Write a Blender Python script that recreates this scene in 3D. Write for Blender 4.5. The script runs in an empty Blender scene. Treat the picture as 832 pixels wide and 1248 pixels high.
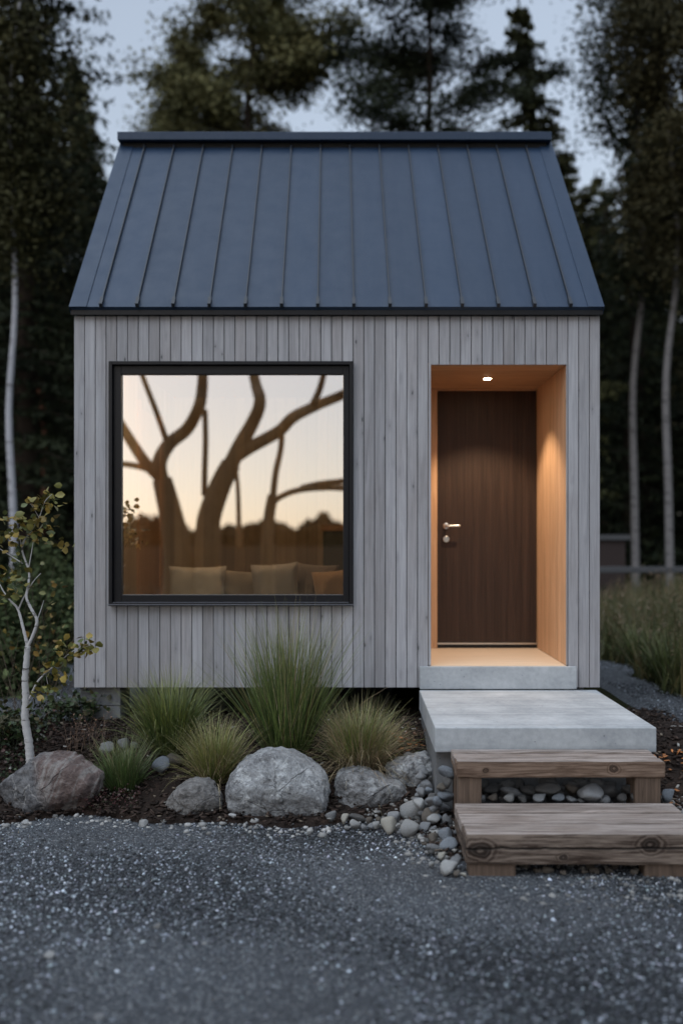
import bpy, bmesh, math, random
import numpy as np
from mathutils import Vector, Matrix, noise

random.seed(7)
RNG = np.random.default_rng(11)
SC = bpy.context.scene
COL = SC.collection
F = 1214.5          # focal length in pixels of the 832 px wide photograph
CX, HY, CAMZ, CAMY = 434.0, 658.0, 1.575, -7.0
R = math.radians

def P(px, py, Y):
    d = Y - CAMY
    return Vector(((px - CX) / F * d, Y, CAMZ - (py - HY) / F * d))

# ------------------------------------------------------------------ objects
def link(o, parent=None):
    COL.objects.link(o)
    if parent is not None:
        o.parent = parent
    return o

def tag(o, label=None, cat=None, group=None, kind=None):
    if label: o['label'] = label
    if cat: o['category'] = cat
    if group: o['group'] = group
    if kind: o['kind'] = kind
    return o

def empty(name, loc=(0, 0, 0), rz=0.0, **k):
    o = bpy.data.objects.new(name, None)
    o.empty_display_size = 0.1
    o.location = loc
    o.rotation_euler = (0, 0, rz)
    link(o)
    return tag(o, **k)

def np_mesh(name, V, Fc, mat, parent=None, tone=None, smooth=False):
    """V (n,3), Fc (m,k) faces with k corners each"""
    V = np.asarray(V, dtype=np.float32); Fc = np.asarray(Fc, dtype=np.int32)
    me = bpy.data.meshes.new(name)
    k = Fc.shape[1]
    me.vertices.add(len(V)); me.vertices.foreach_set('co', V.ravel())
    me.loops.add(Fc.size); me.loops.foreach_set('vertex_index', Fc.ravel())
    me.polygons.add(len(Fc))
    me.polygons.foreach_set('loop_start', np.arange(0, Fc.size, k, dtype=np.int32))
    me.polygons.foreach_set('loop_total', np.full(len(Fc), k, dtype=np.int32))
    if smooth:
        me.polygons.foreach_set('use_smooth', np.ones(len(Fc), dtype=bool))
    me.update(calc_edges=True)
    if tone is not None:
        a = me.color_attributes.new('tone', 'FLOAT_COLOR', 'POINT')
        T = np.ones((len(V), 4), dtype=np.float32)
        T[:, :3] = np.asarray(tone, dtype=np.float32).reshape(len(V), -1)
        a.data.foreach_set('color', T.ravel())
    me.materials.append(mat)
    o = bpy.data.objects.new(name, me)
    return link(o, parent)

class MB:
    """mesh builder: collects shapes that become ONE mesh"""
    def __init__(s): s.v = []; s.f = []; s.t = []; s.m = []
    def add(s, vs, fs, tone=0.5, mi=0):
        b = len(s.v); s.v += [tuple(v) for v in vs]
        s.f += [tuple(i + b for i in f) for f in fs]
        s.t += [tone] * len(vs); s.m += [mi] * len(fs)
    def box(s, x0, x1, y0, y1, z0, z1, tone=0.5, mi=0):
        v = [(x, y, z) for z in (z0, z1) for y in (y0, y1) for x in (x0, x1)]
        s.add(v, [(0, 2, 3, 1), (4, 5, 7, 6), (0, 1, 5, 4), (2, 6, 7, 3), (0, 4, 6, 2), (1, 3, 7, 5)], tone, mi)
    def tube(s, pts, rad, n=8, tone=0.5, caps=True):
        pts = [Vector(p) for p in pts]
        vs = []; fs = []
        ref = Vector((0.31, 0.92, 0.1))
        for i, p in enumerate(pts):
            d = (pts[min(i + 1, len(pts) - 1)] - pts[max(i - 1, 0)]).normalized()
            a = d.cross(ref)
            if a.length < 1e-3: a = d.cross(Vector((1, 0, 0)))
            a.normalize(); b = d.cross(a)
            for k in range(n):
                t = 2 * math.pi * k / n
                vs.append(p + (a * math.cos(t) + b * math.sin(t)) * rad[i])
        for i in range(len(pts) - 1):
            for k in range(n):
                fs.append((i * n + k, i * n + (k + 1) % n, (i + 1) * n + (k + 1) % n, (i + 1) * n + k))
        if caps:
            fs.append(tuple(range(n - 1, -1, -1)))
            fs.append(tuple((len(pts) - 1) * n + k for k in range(n)))
        s.add(vs, fs, tone)
    def build(s, name, mats, parent=None, smooth=False, bevel=0.0):
        me = bpy.data.meshes.new(name)
        me.from_pydata(s.v, [], s.f)
        for m in (mats if isinstance(mats, (list, tuple)) else [mats]): me.materials.append(m)
        me.polygons.foreach_set('material_index', s.m)
        if smooth: me.polygons.foreach_set('use_smooth', [True] * len(s.f))
        a = me.color_attributes.new('tone', 'FLOAT_COLOR', 'POINT')
        T = np.ones((len(s.v), 4), dtype=np.float32)
        for i, t in enumerate(s.t): T[i, :3] = t
        a.data.foreach_set('color', T.ravel())
        me.update()
        o = link(bpy.data.objects.new(name, me), parent)
        if bevel:
            b = o.modifiers.new('bevel', 'BEVEL'); b.width = bevel; b.segments = 2; b.limit_method = 'ANGLE'
        return o

def spline(pts, n=6):
    """Catmull-Rom through points"""
    pts = [Vector(p) for p in pts]; out = []
    for i in range(len(pts) - 1):
        p0 = pts[max(i - 1, 0)]; p1 = pts[i]; p2 = pts[i + 1]; p3 = pts[min(i + 2, len(pts) - 1)]
        for k in range(n):
            t = k / n
            out.append(0.5 * ((2 * p1) + (p2 - p0) * t + (2 * p0 - 5 * p1 + 4 * p2 - p3) * t * t + (3 * p1 - p0 - 3 * p2 + p3) * t ** 3))
    out.append(pts[-1]); return out

def lin(a, b, n): return [a + (b - a) * i / (n - 1) for i in range(n)]

# ---------------------------------------------------------------- materials
class NT:
    def __init__(s, name):
        s.m = bpy.data.materials.new(name); s.m.use_nodes = True
        s.t = s.m.node_tree; s.n = s.t.nodes; s.b = s.n['Principled BSDF']; s.l = s.t.links
    def N(s, typ, **k):
        n = s.n.new(typ)
        for a, v in k.items(): setattr(n, a, v)
        return n
    def set(s, sock, v):
        if hasattr(v, 'is_output') : s.l.new(v, sock)
        else: sock.default_value = v
    def obj(s): return s.N('ShaderNodeTexCoord').outputs['Object']
    def attr(s): return s.N('ShaderNodeAttribute', attribute_name='tone').outputs['Color']
    def attf(s): return s.N('ShaderNodeAttribute', attribute_name='tone').outputs['Fac']
    def mapp(s, vec, scale=(1, 1, 1), loc=(0, 0, 0)):
        n = s.N('ShaderNodeMapping'); s.l.new(vec, n.inputs['Vector'])
        n.inputs['Scale'].default_value = scale; n.inputs['Location'].default_value = loc
        return n.outputs[0]
    def noise(s, vec, scale=5, detail=4, rough=0.55, dist=0.0):
        n = s.N('ShaderNodeTexNoise'); s.l.new(vec, n.inputs['Vector'])
        n.inputs['Scale'].default_value = scale; n.inputs['Detail'].default_value = detail
        n.inputs['Roughness'].default_value = rough; n.inputs['Distortion'].default_value = dist
        return n.outputs['Fac']
    def voro(s, vec, scale=5, feature='F1', out='Distance', rnd=1.0):
        n = s.N('ShaderNodeTexVoronoi', feature=feature); s.l.new(vec, n.inputs['Vector'])
        n.inputs['Scale'].default_value = scale; n.inputs['Randomness'].default_value = rnd
        return n.outputs[out]
    def ramp(s, fac, stops, interp='LINEAR'):
        n = s.N('ShaderNodeValToRGB'); s.l.new(fac, n.inputs[0]); cr = n.color_ramp
        cr.interpolation = interp
        while len(cr.elements) < len(stops): cr.elements.new(0.5)
        for e, (p, c) in zip(cr.elements, stops):
            e.position = p; e.color = (c, c, c, 1) if isinstance(c, (int, float)) else (*c, 1)
        return n.outputs[0]
    def mix(s, fac, a, b, mode='MIX'):
        n = s.N('ShaderNodeMix', data_type='RGBA', blend_type=mode)
        s.set(n.inputs[0], fac)
        for sk, v in ((n.inputs[6], a), (n.inputs[7], b)):
            if isinstance(v, (int, float)): v = (v, v, v)
            s.set(sk, (*v, 1) if isinstance(v, tuple) else v)
        return n.outputs[2]
    def math(s, op, a, b=0.0, clamp=False):
        n = s.N('ShaderNodeMath', operation=op, use_clamp=clamp)
        s.set(n.inputs[0], a); s.set(n.inputs[1], b); return n.outputs[0]
    def vadd(s, a, b):
        n = s.N('ShaderNodeVectorMath', operation='ADD'); s.set(n.inputs[0], a); s.set(n.inputs[1], b); return n.outputs[0]
    def vscale(s, a, k):
        n = s.N('ShaderNodeVectorMath', operation='SCALE'); s.set(n.inputs[0], a); n.inputs['Scale'].default_value = k; return n.outputs[0]
    def sep(s, v):
        n = s.N('ShaderNodeSeparateXYZ'); s.l.new(v, n.inputs[0]); return n.outputs
    def bump(s, h, strength=0.3, dist=0.01):
        n = s.N('ShaderNodeBump'); s.l.new(h, n.inputs['Height'])
        n.inputs['Strength'].default_value = strength; n.inputs['Distance'].default_value = dist
        s.l.new(n.outputs[0], s.b.inputs['Normal'])
    def done(s, col=None, rough=0.6, metal=0.0, spec=0.5):
        if col is not None: s.set(s.b.inputs['Base Color'], (*col, 1) if isinstance(col, tuple) else col)
        s.set(s.b.inputs['Roughness'], rough); s.b.inputs['Metallic'].default_value = metal
        s.b.inputs['Specular IOR Level'].default_value = spec
        return s.m

def simple(name, col, rough=0.5, metal=0.0, spec=0.5, var=0.15, sc=8):
    t = NT(name); v = t.obj(); n = t.noise(v, sc, 5)
    c = t.mix(n, tuple(x * (1 - var) for x in col), tuple(x * (1 + var) for x in col))
    return t.done(c, rough, metal, spec)

def wood(name, dark, light, grain=(45, 45, 1.6), knots=True, kscale=(12, 12, 2.6), rough=0.7, tone_amt=0.35,
         stain=None, fine=None, bump=0.35, knotcol=0.25, kthr=0.05):
    t = NT(name); o = t.obj(); tn = t.attr(); tf = t.attf()
    v = t.vadd(o, t.vscale(tn, 31.7))
    warp = t.noise(t.mapp(v, tuple(g * 0.12 for g in grain)), 1.0, 2)
    g = t.noise(t.mapp(v, grain), 1.0, 8, 0.62, 1.2)
    g2 = t.noise(t.mapp(v, tuple(x * 3.3 for x in grain)), 1.0, 4, 0.6)
    fac = t.math('ADD', t.math('MULTIPLY', g, 0.75), t.math('MULTIPLY', g2, 0.25))
    c = t.ramp(fac, [(0.3, dark), (0.62, light)])
    c = t.mix(t.math('MULTIPLY', tone_amt, 1.0), c, t.mix(1.0, c, t.ramp(tf, [(0, 0.55), (1, 1.25)]), 'MULTIPLY'))
    if stain:
        s1 = t.noise(t.mapp(v, (1.1, 1.1, 0.55)), 1.6, 5, 0.6)
        c = t.mix(t.ramp(s1, [(0.42, 0.0), (0.72, 1.0)]), c, t.mix(1.0, c, stain, 'MULTIPLY'))
    h = fac
    if knots:
        k = t.voro(t.vadd(t.mapp(v, kscale), t.vscale(t.noise(v, 60, 2), 0.1)), 1.0)
        km = t.ramp(k, [(kthr * 0.55, 1.0), (kthr, 0.0)])
        ring = t.ramp(k, [(kthr, 1.0), (kthr * 3.2, 0.0)])
        c = t.mix(t.math('MULTIPLY', ring, 0.30), c, tuple(x * 0.6 for x in dark))
        c = t.mix(t.math('MULTIPLY', km, 0.85), c, tuple(x * knotcol for x in dark))
    t.bump(h, bump, 0.004)
    return t.done(c, rough, 0, 0.25)

M = {}
M['cladding'] = wood('weathered_grey_wood', (0.258, 0.255, 0.270), (0.410, 0.405, 0.425), stain=(0.80, 0.76, 0.73), tone_amt=0.40, kscale=(13, 13, 4.5), kthr=0.085, bump=0.6)
M['backing'] = simple('dark_membrane', (0.012, 0.012, 0.013), 0.9)
M['larch'] = wood('warm_larch', (0.36, 0.21, 0.115), (0.66, 0.43, 0.27), grain=(38, 38, 1.3), kscale=(9, 9, 1.9), kthr=0.035, tone_amt=0.3, rough=0.5, knotcol=0.3)
M['larch_x'] = wood('warm_larch_ceiling', (0.30, 0.165, 0.085), (0.52, 0.32, 0.18), grain=(1.3, 38, 38), kscale=(1.9, 9, 9), kthr=0.035, tone_amt=0.3, rough=0.5)
M['pale_floor'] = wood('pale_oiled_floor', (0.56, 0.44, 0.32), (0.68, 0.55, 0.42), grain=(1.3, 30, 30), knots=False, tone_amt=0.15, rough=0.5)
M['door'] = wood('dark_brown_door_wood', (0.018, 0.012, 0.010), (0.058, 0.036, 0.028), grain=(75, 75, 1.1), knots=False, tone_amt=0.3, rough=0.5, bump=0.25)
M['interior'] = wood('interior_brown_panel', (0.36, 0.275, 0.185), (0.52, 0.41, 0.285), knots=False, tone_amt=0.6)
M['steel'] = simple('brushed_steel', (0.62, 0.60, 0.57), 0.28, 1.0, var=0.05)
M['frame'] = simple('black_window_aluminium', (0.007, 0.007, 0.009), 0.4, 0.0, 0.3, var=0.1)
M['sill'] = simple('sill_metal', (0.16, 0.17, 0.20), 0.35, 0.6)
M['black'] = simple('black_void', (0.01, 0.01, 0.01), 0.8)

def roofmat():
    t = NT('dark_blue_grey_metal_roof'); v = t.obj()
    n = t.noise(t.mapp(v, (2.2, 0.7, 0.7)), 2.0, 5, 0.6); tf = t.attf()
    c = t.mix(n, (0.012, 0.028, 0.058), (0.020, 0.038, 0.074))
    c = t.mix(0.5, c, t.mix(1.0, c, t.ramp(tf, [(0, 0.75), (1, 1.2)]), 'MULTIPLY'))
    d = t.noise(v, 90, 3)
    c = t.mix(t.ramp(d, [(0.68, 0.0), (0.76, 0.5)]), c, (0.11, 0.12, 0.14))
    t.bump(t.noise(t.mapp(v, (5, 1.2, 1.2)), 1.0, 3), 0.22, 0.03)
    r = t.ramp(t.noise(v, 7, 5), [(0.3, 0.36), (0.7, 0.52)])
    return t.done(c, r, 0.0, 0.36)
M['roof'] = roofmat()
M['trim'] = simple('dark_metal_trim', (0.022, 0.027, 0.036), 0.42)
M['seam'] = simple('dark_seam_metal', (0.016, 0.020, 0.028), 0.45)

def concrete(name, a, b, streak=False):
    t = NT(name); v = t.obj()
    n = t.noise(v, 3.2, 8, 0.62); n2 = t.noise(v, 34, 4, 0.6)
    f = t.math('ADD', t.math('MULTIPLY', n, 0.7), t.math('MULTIPLY', n2, 0.3))
    c = t.ramp(f, [(0.34, a), (0.66, b)])
    if streak:
        yy = t.sep(v)[1]; fr_ = t.math('FRACT', t.math('ADD', t.math('MULTIPLY', yy, 3.1), t.math('MULTIPLY', t.noise(t.mapp(v, (2, .1, .1)), 1.0, 3), 0.03)))
        c = t.mix(t.ramp(fr_, [(0.0, 0.55), (0.022, 0.45), (0.04, 0.0)]), c, tuple(x * 0.5 for x in a))
        st = t.noise(t.mapp(v, (0.9, 16, 16)), 1.0, 6, 0.6)
        c = t.mix(t.ramp(st, [(0.52, 0.0), (0.70, 0.35)]), c, tuple(x * 0.62 for x in a))
    po = t.voro(v, 26); pn = t.noise(v, 5, 2)
    pm = t.math('MULTIPLY', t.ramp(po, [(0.07, 1.0), (0.11, 0.0)]), t.ramp(pn, [(0.5, 0.0), (0.6, 1.0)]))
    c = t.mix(pm, c, tuple(x * 0.35 for x in a))
    t.bump(t.math('SUBTRACT', n2, pm), 0.35, 0.004)
    return t.done(c, 0.8, 0, 0.3)
M['concrete'] = concrete('light_concrete', (0.27, 0.287, 0.305), (0.46, 0.478, 0.495), True)
M['block'] = concrete('grey_block', (0.11, 0.113, 0.118), (0.20, 0.205, 0.21))

def gravelmat():
    t = NT('grey_gravel'); v = t.obj()
    v2 = t.vadd(v, t.vscale(t.noise(v, 40, 2), 0.01))
    cell = t.voro(v2, 110, out='Color'); dist = t.voro(v2, 110)
    cf = t.sep(cell)[0]
    big = t.noise(v, 0.9, 5, 0.6)
    c = t.ramp(cf, [(0.0, (0.035, 0.040, 0.048)), (0.5, (0.085, 0.095, 0.11)), (0.85, (0.16, 0.175, 0.19)), (0.97, (0.38, 0.39, 0.40))])
    c = t.mix(t.ramp(dist, [(0.35, 0.0), (0.7, 0.75)]), c, (0.02, 0.022, 0.027))
    c = t.mix(t.ramp(big, [(0.35, 0.0), (0.65, 0.45)]), c, (0.030, 0.030, 0.033))
    t.bump(t.math('SUBTRACT', 1.0, dist), 0.9, 0.008)
    return t.done(c, 0.75, 0, 0.35)
M['gravel'] = gravelmat()
def attrmat(name, rough=0.7, spec=0.3, sc=60, amt=0.35, trans=0.0):
    t = NT(name); a = t.attr(); n = t.noise(t.obj(), sc, 4)
    c = t.mix(1.0, a, t.ramp(n, [(0.3, 1 - amt), (0.7, 1 + amt)]), 'MULTIPLY')
    if trans:
        t.b.inputs['Subsurface Weight'].default_value = 0.0
    return t.done(c, rough, 0, spec)
M['chip'] = attrmat('stone_chips', 0.7, 0.35, 300, 0.25)
M['mulch'] = attrmat('bark_mulch', 0.85, 0.2, 200, 0.3)
M['leaf'] = attrmat('leaf_surface', 0.5, 0.35, 30, 0.2)
M['blade'] = attrmat('grass_blade', 0.42, 0.4, 20, 0.25)
M['needle'] = attrmat('needle_foliage', 0.75, 0.1, 0.6, 0.35)

def soilmat():
    t = NT('dark_garden_soil'); v = t.obj()
    n = t.noise(v, 14, 8, 0.7); k = t.noise(v, 70, 4)
    c = t.ramp(n, [(0.3, (0.010, 0.008, 0.007)), (0.55, (0.028, 0.019, 0.015)), (0.75, (0.055, 0.034, 0.026))])
    t.bump(t.math('ADD', n, k), 0.9, 0.02)
    return t.done(c, 0.9, 0, 0.15)
M['soil'] = soilmat()
def groundmat():
    t = NT('forest_floor'); v = t.obj()
    n = t.noise(v, 0.6, 8, 0.65); k = t.noise(v, 12, 5)
    c = t.ramp(n, [(0.3, (0.012, 0.013, 0.008)), (0.7, (0.035, 0.036, 0.018))])
    y = t.sep(v)[1]; c = t.mix(t.ramp(t.math('ADD', t.math('MULTIPLY', y, -0.02), 0.0), [(0.22, 0.0), (0.45, 1.0)]), c, (0.018, 0.014, 0.010))
    t.bump(k, 0.8, 0.05)
    return t.done(c, 1.0, 0, 0.0)
M['ground'] = groundmat()

def rockmat(name, dark, light, veins=0.0, sc=1.0, warm=None, lichen=0.0):
    t = NT(name); v = t.obj()
    n = t.noise(v, 5 * sc, 8, 0.7, 0.6); n2 = t.noise(v, 38 * sc, 5, 0.7); n3 = t.noise(v, 1.9 * sc, 4)
    f = t.math('ADD', t.math('MULTIPLY', n, 0.6), t.math('MULTIPLY', n2, 0.4))
    c = t.ramp(f, [(0.40, dark), (0.55, light)])
    c = t.mix(t.ramp(n3, [(0.40, 0.0), (0.62, 0.55)]), c, t.mix(1.0, c, 0.58, 'MULTIPLY'))
    sp = t.noise(v, 24 * sc, 6, 0.75)
    c = t.mix(t.ramp(sp, [(0.60, 0.0), (0.66, 0.75)]), c, tuple(x * 0.28 for x in dark))
    if lichen:
        c = t.mix(t.math('MULTIPLY', t.ramp(t.noise(v, 8 * sc, 7, 0.75), [(0.52, 0.0), (0.60, 1.0)]), lichen), c, (0.52, 0.53, 0.535))
    if veins:
        w = t.N('ShaderNodeTexWave', wave_type='BANDS', bands_direction='DIAGONAL')
        t.l.new(v, w.inputs['Vector']); w.inputs['Scale'].default_value = 3.2 * sc
        w.inputs['Distortion'].default_value = 14; w.inputs['Detail'].default_value = 5; w.inputs['Detail Scale'].default_value = 1.6
        c = t.mix(t.math('MULTIPLY', t.ramp(w.outputs['Fac'], [(0.93, 0.0), (1.0, 1.0)]), veins), c, (0.5, 0.48, 0.46))
    if warm:
        x, y, z = t.sep(v)
        e = t.math('ADD', x, t.math('MULTIPLY', z, 0.45)); e = t.math('ADD', e, t.math('MULTIPLY', t.math('SUBTRACT', n3, 0.5), 0.12))
        side = t.ramp(t.math('ADD', e, 0.5), [(0.50, 0.0), (0.56, 1.0)])
        uu = t.math('SUBTRACT', t.math('MULTIPLY', x, 0.93), t.math('MULTIPLY', z, 0.38))
        uu = t.math('ADD', uu, t.math('MULTIPLY', t.noise(v, 5, 4), 0.07))
        cb_ = t.N('ShaderNodeCombineXYZ'); t.l.new(t.math('MULTIPLY', uu, 15), cb_.inputs[0]); t.l.new(t.math('MULTIPLY', z, 1.2), cb_.inputs[1]); t.l.new(t.math('MULTIPLY', y, 2.0), cb_.inputs[2])
        w2 = t.math('ADD', t.math('MULTIPLY', t.noise(cb_.outputs[0], 1.0, 3, 0.5), 0.85), t.math('MULTIPLY', n2, 0.15))
        band = t.ramp(w2, [(0.36, (0.075, 0.040, 0.033)), (0.47, (0.15, 0.090, 0.073)), (0.54, (0.30, 0.27, 0.25)), (0.60, (0.12, 0.065, 0.052)), (0.70, (0.20, 0.16, 0.145))])
        c = t.mix(t.math('MULTIPLY', side, 0.62), c, band)
    cr = t.ramp(t.voro(t.vadd(v, t.vscale(t.noise(v, 6 * sc, 4), 0.22)), 3.2 * sc, 'DISTANCE_TO_EDGE'), [(0.0, 1.0), (0.014, 0.0)])
    crm = t.math('MULTIPLY', cr, t.ramp(t.noise(v, 3 * sc, 2), [(0.5, 0.0), (0.6, 1.0)]))
    c = t.mix(t.math('MULTIPLY', crm, 0.22), c, tuple(x * 0.3 for x in dark))
    t.bump(t.math('SUBTRACT', t.math('ADD', n, t.math('MULTIPLY', n2, 0.7)), t.math('MULTIPLY', crm, 0.3)), 1.0, 0.03)
    return t.done(c, 0.8, 0, 0.25)
M['rock_grey'] = rockmat('grey_granite', (0.095, 0.094, 0.094), (0.29, 0.287, 0.29), 0.0, 1.15, None, 0.5)
M['rock_pale'] = rockmat('pale_lichen_granite', (0.13, 0.13, 0.135), (0.37, 0.377, 0.385), 0.0, 1.0, None, 0.8)
M['rock_tan'] = rockmat('tan_grey_granite', (0.105, 0.10, 0.097), (0.28, 0.268, 0.26), 0.0, 1.2)
M['rock_two'] = rockmat('two_tone_gneiss', (0.06, 0.06, 0.066), (0.19, 0.187, 0.192), 0.3, 1.0, True)
def cobmat(name, a, b, band=0.0):
    t = NT(name); ti = t.N('ShaderNodeObjectInfo').outputs['Random']
    v = t.vadd(t.obj(), t.vscale(t.mix(1.0, (1.0, 1.0, 1.0), ti, 'MULTIPLY'), 23))
    n = t.noise(v, 22, 7, 0.7); n2 = t.noise(v, 120, 4)
    c = t.ramp(t.math('ADD', t.math('MULTIPLY', n, 0.7), t.math('MULTIPLY', n2, 0.3)), [(0.35, a), (0.62, b)])
    c = t.mix(1.0, c, t.ramp(ti, [(0, 0.70), (1, 1.2)]), 'MULTIPLY')
    if band:
        w = t.noise(t.mapp(v, (10, 10, 55)), 1, 3); c = t.mix(t.ramp(w, [(0.55, 0.0), (0.62, band)]), c, tuple(x * 1.8 for x in b))
    sp = t.noise(v, 60, 6, 0.8); c = t.mix(t.ramp(sp, [(0.56, 0.0), (0.64, 0.7)]), c, tuple(q * 0.35 for q in a))
    ln_ = t.noise(t.mapp(v, (6, 6, 30)), 1.0, 5, 0.6, 1.5); c = t.mix(t.ramp(ln_, [(0.56, 0.0), (0.60, 0.35), (0.64, 0.0)]), c, tuple(min(1, q * 1.7) for q in b))
    t.bump(t.math('ADD', n, sp), 0.8, 0.008)
    return t.done(c, 0.75, 0, 0.25)
M['cob_grey'] = cobmat('river_stone_grey', (0.12, 0.124, 0.13), (0.31, 0.315, 0.325))
M['cob_pale'] = cobmat('river_stone_pale', (0.23, 0.23, 0.228), (0.47, 0.47, 0.465))
M['cob_cream'] = cobmat('river_stone_cream', (0.31, 0.29, 0.25), (0.50, 0.475, 0.42))
M['cob_blue'] = cobmat('river_stone_blue_grey', (0.09, 0.103, 0.12), (0.25, 0.272, 0.30), 0.5)
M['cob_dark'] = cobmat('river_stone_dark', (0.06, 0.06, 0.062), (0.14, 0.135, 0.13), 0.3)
M['cob_brown'] = cobmat('river_stone_brown', (0.085, 0.073, 0.062), (0.19, 0.165, 0.14))

def stepwood(name, dark, light, knots=(), crack=None):
    t = NT(name); o = t.obj(); tn = t.attr()
    v = t.vadd(o, t.vscale(tn, 17.0))
    x, y, z = t.sep(o)
    d = None; push = None; knotmask = None
    for (kx, kz, kr) in knots:
        dx = t.math('MULTIPLY', t.math('SUBTRACT', x, kx), 0.75); dz = t.math('SUBTRACT', z, kz)
        dd = t.math('SQRT', t.math('ADD', t.math('MULTIPLY', dx, dx), t.math('MULTIPLY', dz, dz)))
        dd = t.math('ADD', dd, t.math('MULTIPLY', t.math('SUBTRACT', t.noise(o, 14, 4), 0.5), 0.040))
        dd = t.math('DIVIDE', dd, kr)
        d = dd if d is None else t.math('MINIMUM', d, dd)
    g = t.noise(t.mapp(v, (2.2, 42, 42)), 1.0, 8, 0.62, 1.6)
    g2 = t.noise(t.mapp(v, (6, 160, 160)), 1.0, 4, 0.6)
    f = t.math('ADD', t.math('MULTIPLY', g, 0.72), t.math('MULTIPLY', g2, 0.28))
    if d is not None:
        ring = t.math('ADD', t.math('MULTIPLY', t.math('SINE', t.math('MULTIPLY', d, 11.0)), 0.10), 0.44)
        near = t.ramp(d, [(0.0, 1.0), (0.9, 0.9), (1.0, 0.0)])   # ring zone
        nd = t.math('DIVIDE', d, 2.2)
        near = t.ramp(nd, [(0.35, 1.0), (1.0, 0.0)])
        n = t.N('ShaderNodeMix'); t.set(n.inputs[0], near); t.set(n.inputs[2], f); t.set(n.inputs[3], ring); f = n.outputs[0]
    c = t.ramp(f, [(0.30, tuple(q * 0.75 for q in dark)), (0.42, dark), (0.60, light)])
    big = t.noise(t.mapp(v, (1.5, 5, 5)), 1.5, 4)
    c = t.mix(t.ramp(big, [(0.45, 0.0), (0.7, 0.55)]), c, t.mix(1.0, c, (0.55, 0.46, 0.40), 'MULTIPLY'))
    h = f
    if d is not None:
        core = t.ramp(d, [(0.25, 0.35), (0.55, 1.0), (0.95, 0.95), (1.15, 0.0)])
        c = t.mix(t.math('MULTIPLY', core, 0.75), c, tuple(q * 0.22 for q in dark))
    if crack is not None:
        zz = t.math('SUBTRACT', t.math('SUBTRACT', z, crack), t.math('MULTIPLY', t.math('SUBTRACT', t.noise(t.mapp(o, (3.0, 0.1, 0.1)), 1.0, 5, 0.6), 0.5), 0.05))
        cm = t.ramp(t.math('ABSOLUTE', zz), [(0.0, 1.0), (0.0032, 1.0), (0.0058, 0.0)])
        c = t.mix(t.math('MULTIPLY', cm, 0.92), c, (0.008, 0.006, 0.005)); h = t.math('SUBTRACT', f, cm)
    else:
        sp = t.noise(t.mapp(v, (3.0, 90, 90)), 1.0, 5, 0.7)
        c = t.mix(t.ramp(sp, [(0.66, 0.0), (0.70, 0.7)]), c, tuple(q * 0.3 for q in dark))
    t.bump(h, 0.8, 0.006)
    return t.done(c, 0.8, 0, 0.2)
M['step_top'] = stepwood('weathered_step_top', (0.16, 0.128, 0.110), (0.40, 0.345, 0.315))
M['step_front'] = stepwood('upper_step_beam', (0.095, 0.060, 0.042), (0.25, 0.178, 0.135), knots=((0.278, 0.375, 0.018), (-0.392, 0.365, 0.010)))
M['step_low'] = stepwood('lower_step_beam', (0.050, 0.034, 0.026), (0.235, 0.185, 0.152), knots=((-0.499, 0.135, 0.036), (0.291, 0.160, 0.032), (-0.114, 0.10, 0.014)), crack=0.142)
M['post'] = wood('step_post_wood', (0.055, 0.038, 0.029), (0.155, 0.108, 0.080), grain=(60, 60, 3), knots=False, rough=0.8)

def glassmat():
    t = NT('coated_window_glass'); n = t.n; n.remove(t.b)
    g = t.N('ShaderNodeBsdfGlossy'); g.inputs['Roughness'].default_value = 0.0; g.inputs['Color'].default_value = (1.0, 0.985, 0.975, 1)
    tr = t.N('ShaderNodeBsdfTransparent'); tr.inputs['Color'].default_value = (1.0, 0.92, 0.78, 1)
    mx = t.N('ShaderNodeMixShader'); mx.inputs[0].default_value = GLASS_R
    t.l.new(tr.outputs[0], mx.inputs[1]); t.l.new(g.outputs[0], mx.inputs[2]); t.l.new(mx.outputs[0], n['Material Output'].inputs[0])
    return t.m
GLASS_R = 0.64
M['glass'] = glassmat()
def clearmat():
    t = NT('clear_glass_back'); n = t.n; n.remove(t.b)
    tr = t.N('ShaderNodeBsdfTransparent'); t.l.new(tr.outputs[0], n['Material Output'].inputs[0]); return t.m
M['clear'] = clearmat()
def emis(name, col, s):
    t = NT(name); t.b.inputs['Emission Color'].default_value = (*col, 1); t.b.inputs['Emission Strength'].default_value = s; return t.m
M['lamp'] = emis('lit_lamp_glass', (1.0, 0.78, 0.52), 22)
M['room_fill'] = emis('room_fill_glow', (1.0, 0.74, 0.46), 3)  # glow for the added room fixture
def birchmat(name, base, mark, sc=1.0):
    t = NT(name); v = t.obj()
    n = t.noise(t.mapp(v, (9 * sc, 9 * sc, 42 * sc)), 1.0, 6, 0.7)
    big = t.noise(v, 2.5, 4)
    c = t.mix(big, tuple(x * 0.8 for x in base), base)
    c = t.mix(t.ramp(n, [(0.57, 0.0), (0.64, 0.9)]), c, mark)
    t.bump(n, 0.3, 0.01)
    return t.done(c, 0.7, 0, 0.2)
M['birch'] = birchmat('birch_bark', (0.46, 0.45, 0.45), (0.05, 0.042, 0.038), 0.8)
M['birch_far'] = birchmat('forest_birch_bark', (0.19, 0.18, 0.18), (0.02, 0.018, 0.016), 0.4)
M['birch_white'] = birchmat('white_birch_bark', (0.40, 0.40, 0.43), (0.05, 0.045, 0.04), 0.4)
M['bark'] = simple('dark_conifer_bark', (0.035, 0.026, 0.020), 0.9, spec=0.1, var=0.5, sc=6)
M['bark_red'] = simple('reddish_pine_bark', (0.13, 0.055, 0.035), 0.9, spec=0.1, var=0.4, sc=6)
M['bark_brown'] = simple('brown_oak_bark', (0.15, 0.10, 0.055), 0.9, spec=0.1, var=0.4, sc=5)
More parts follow.
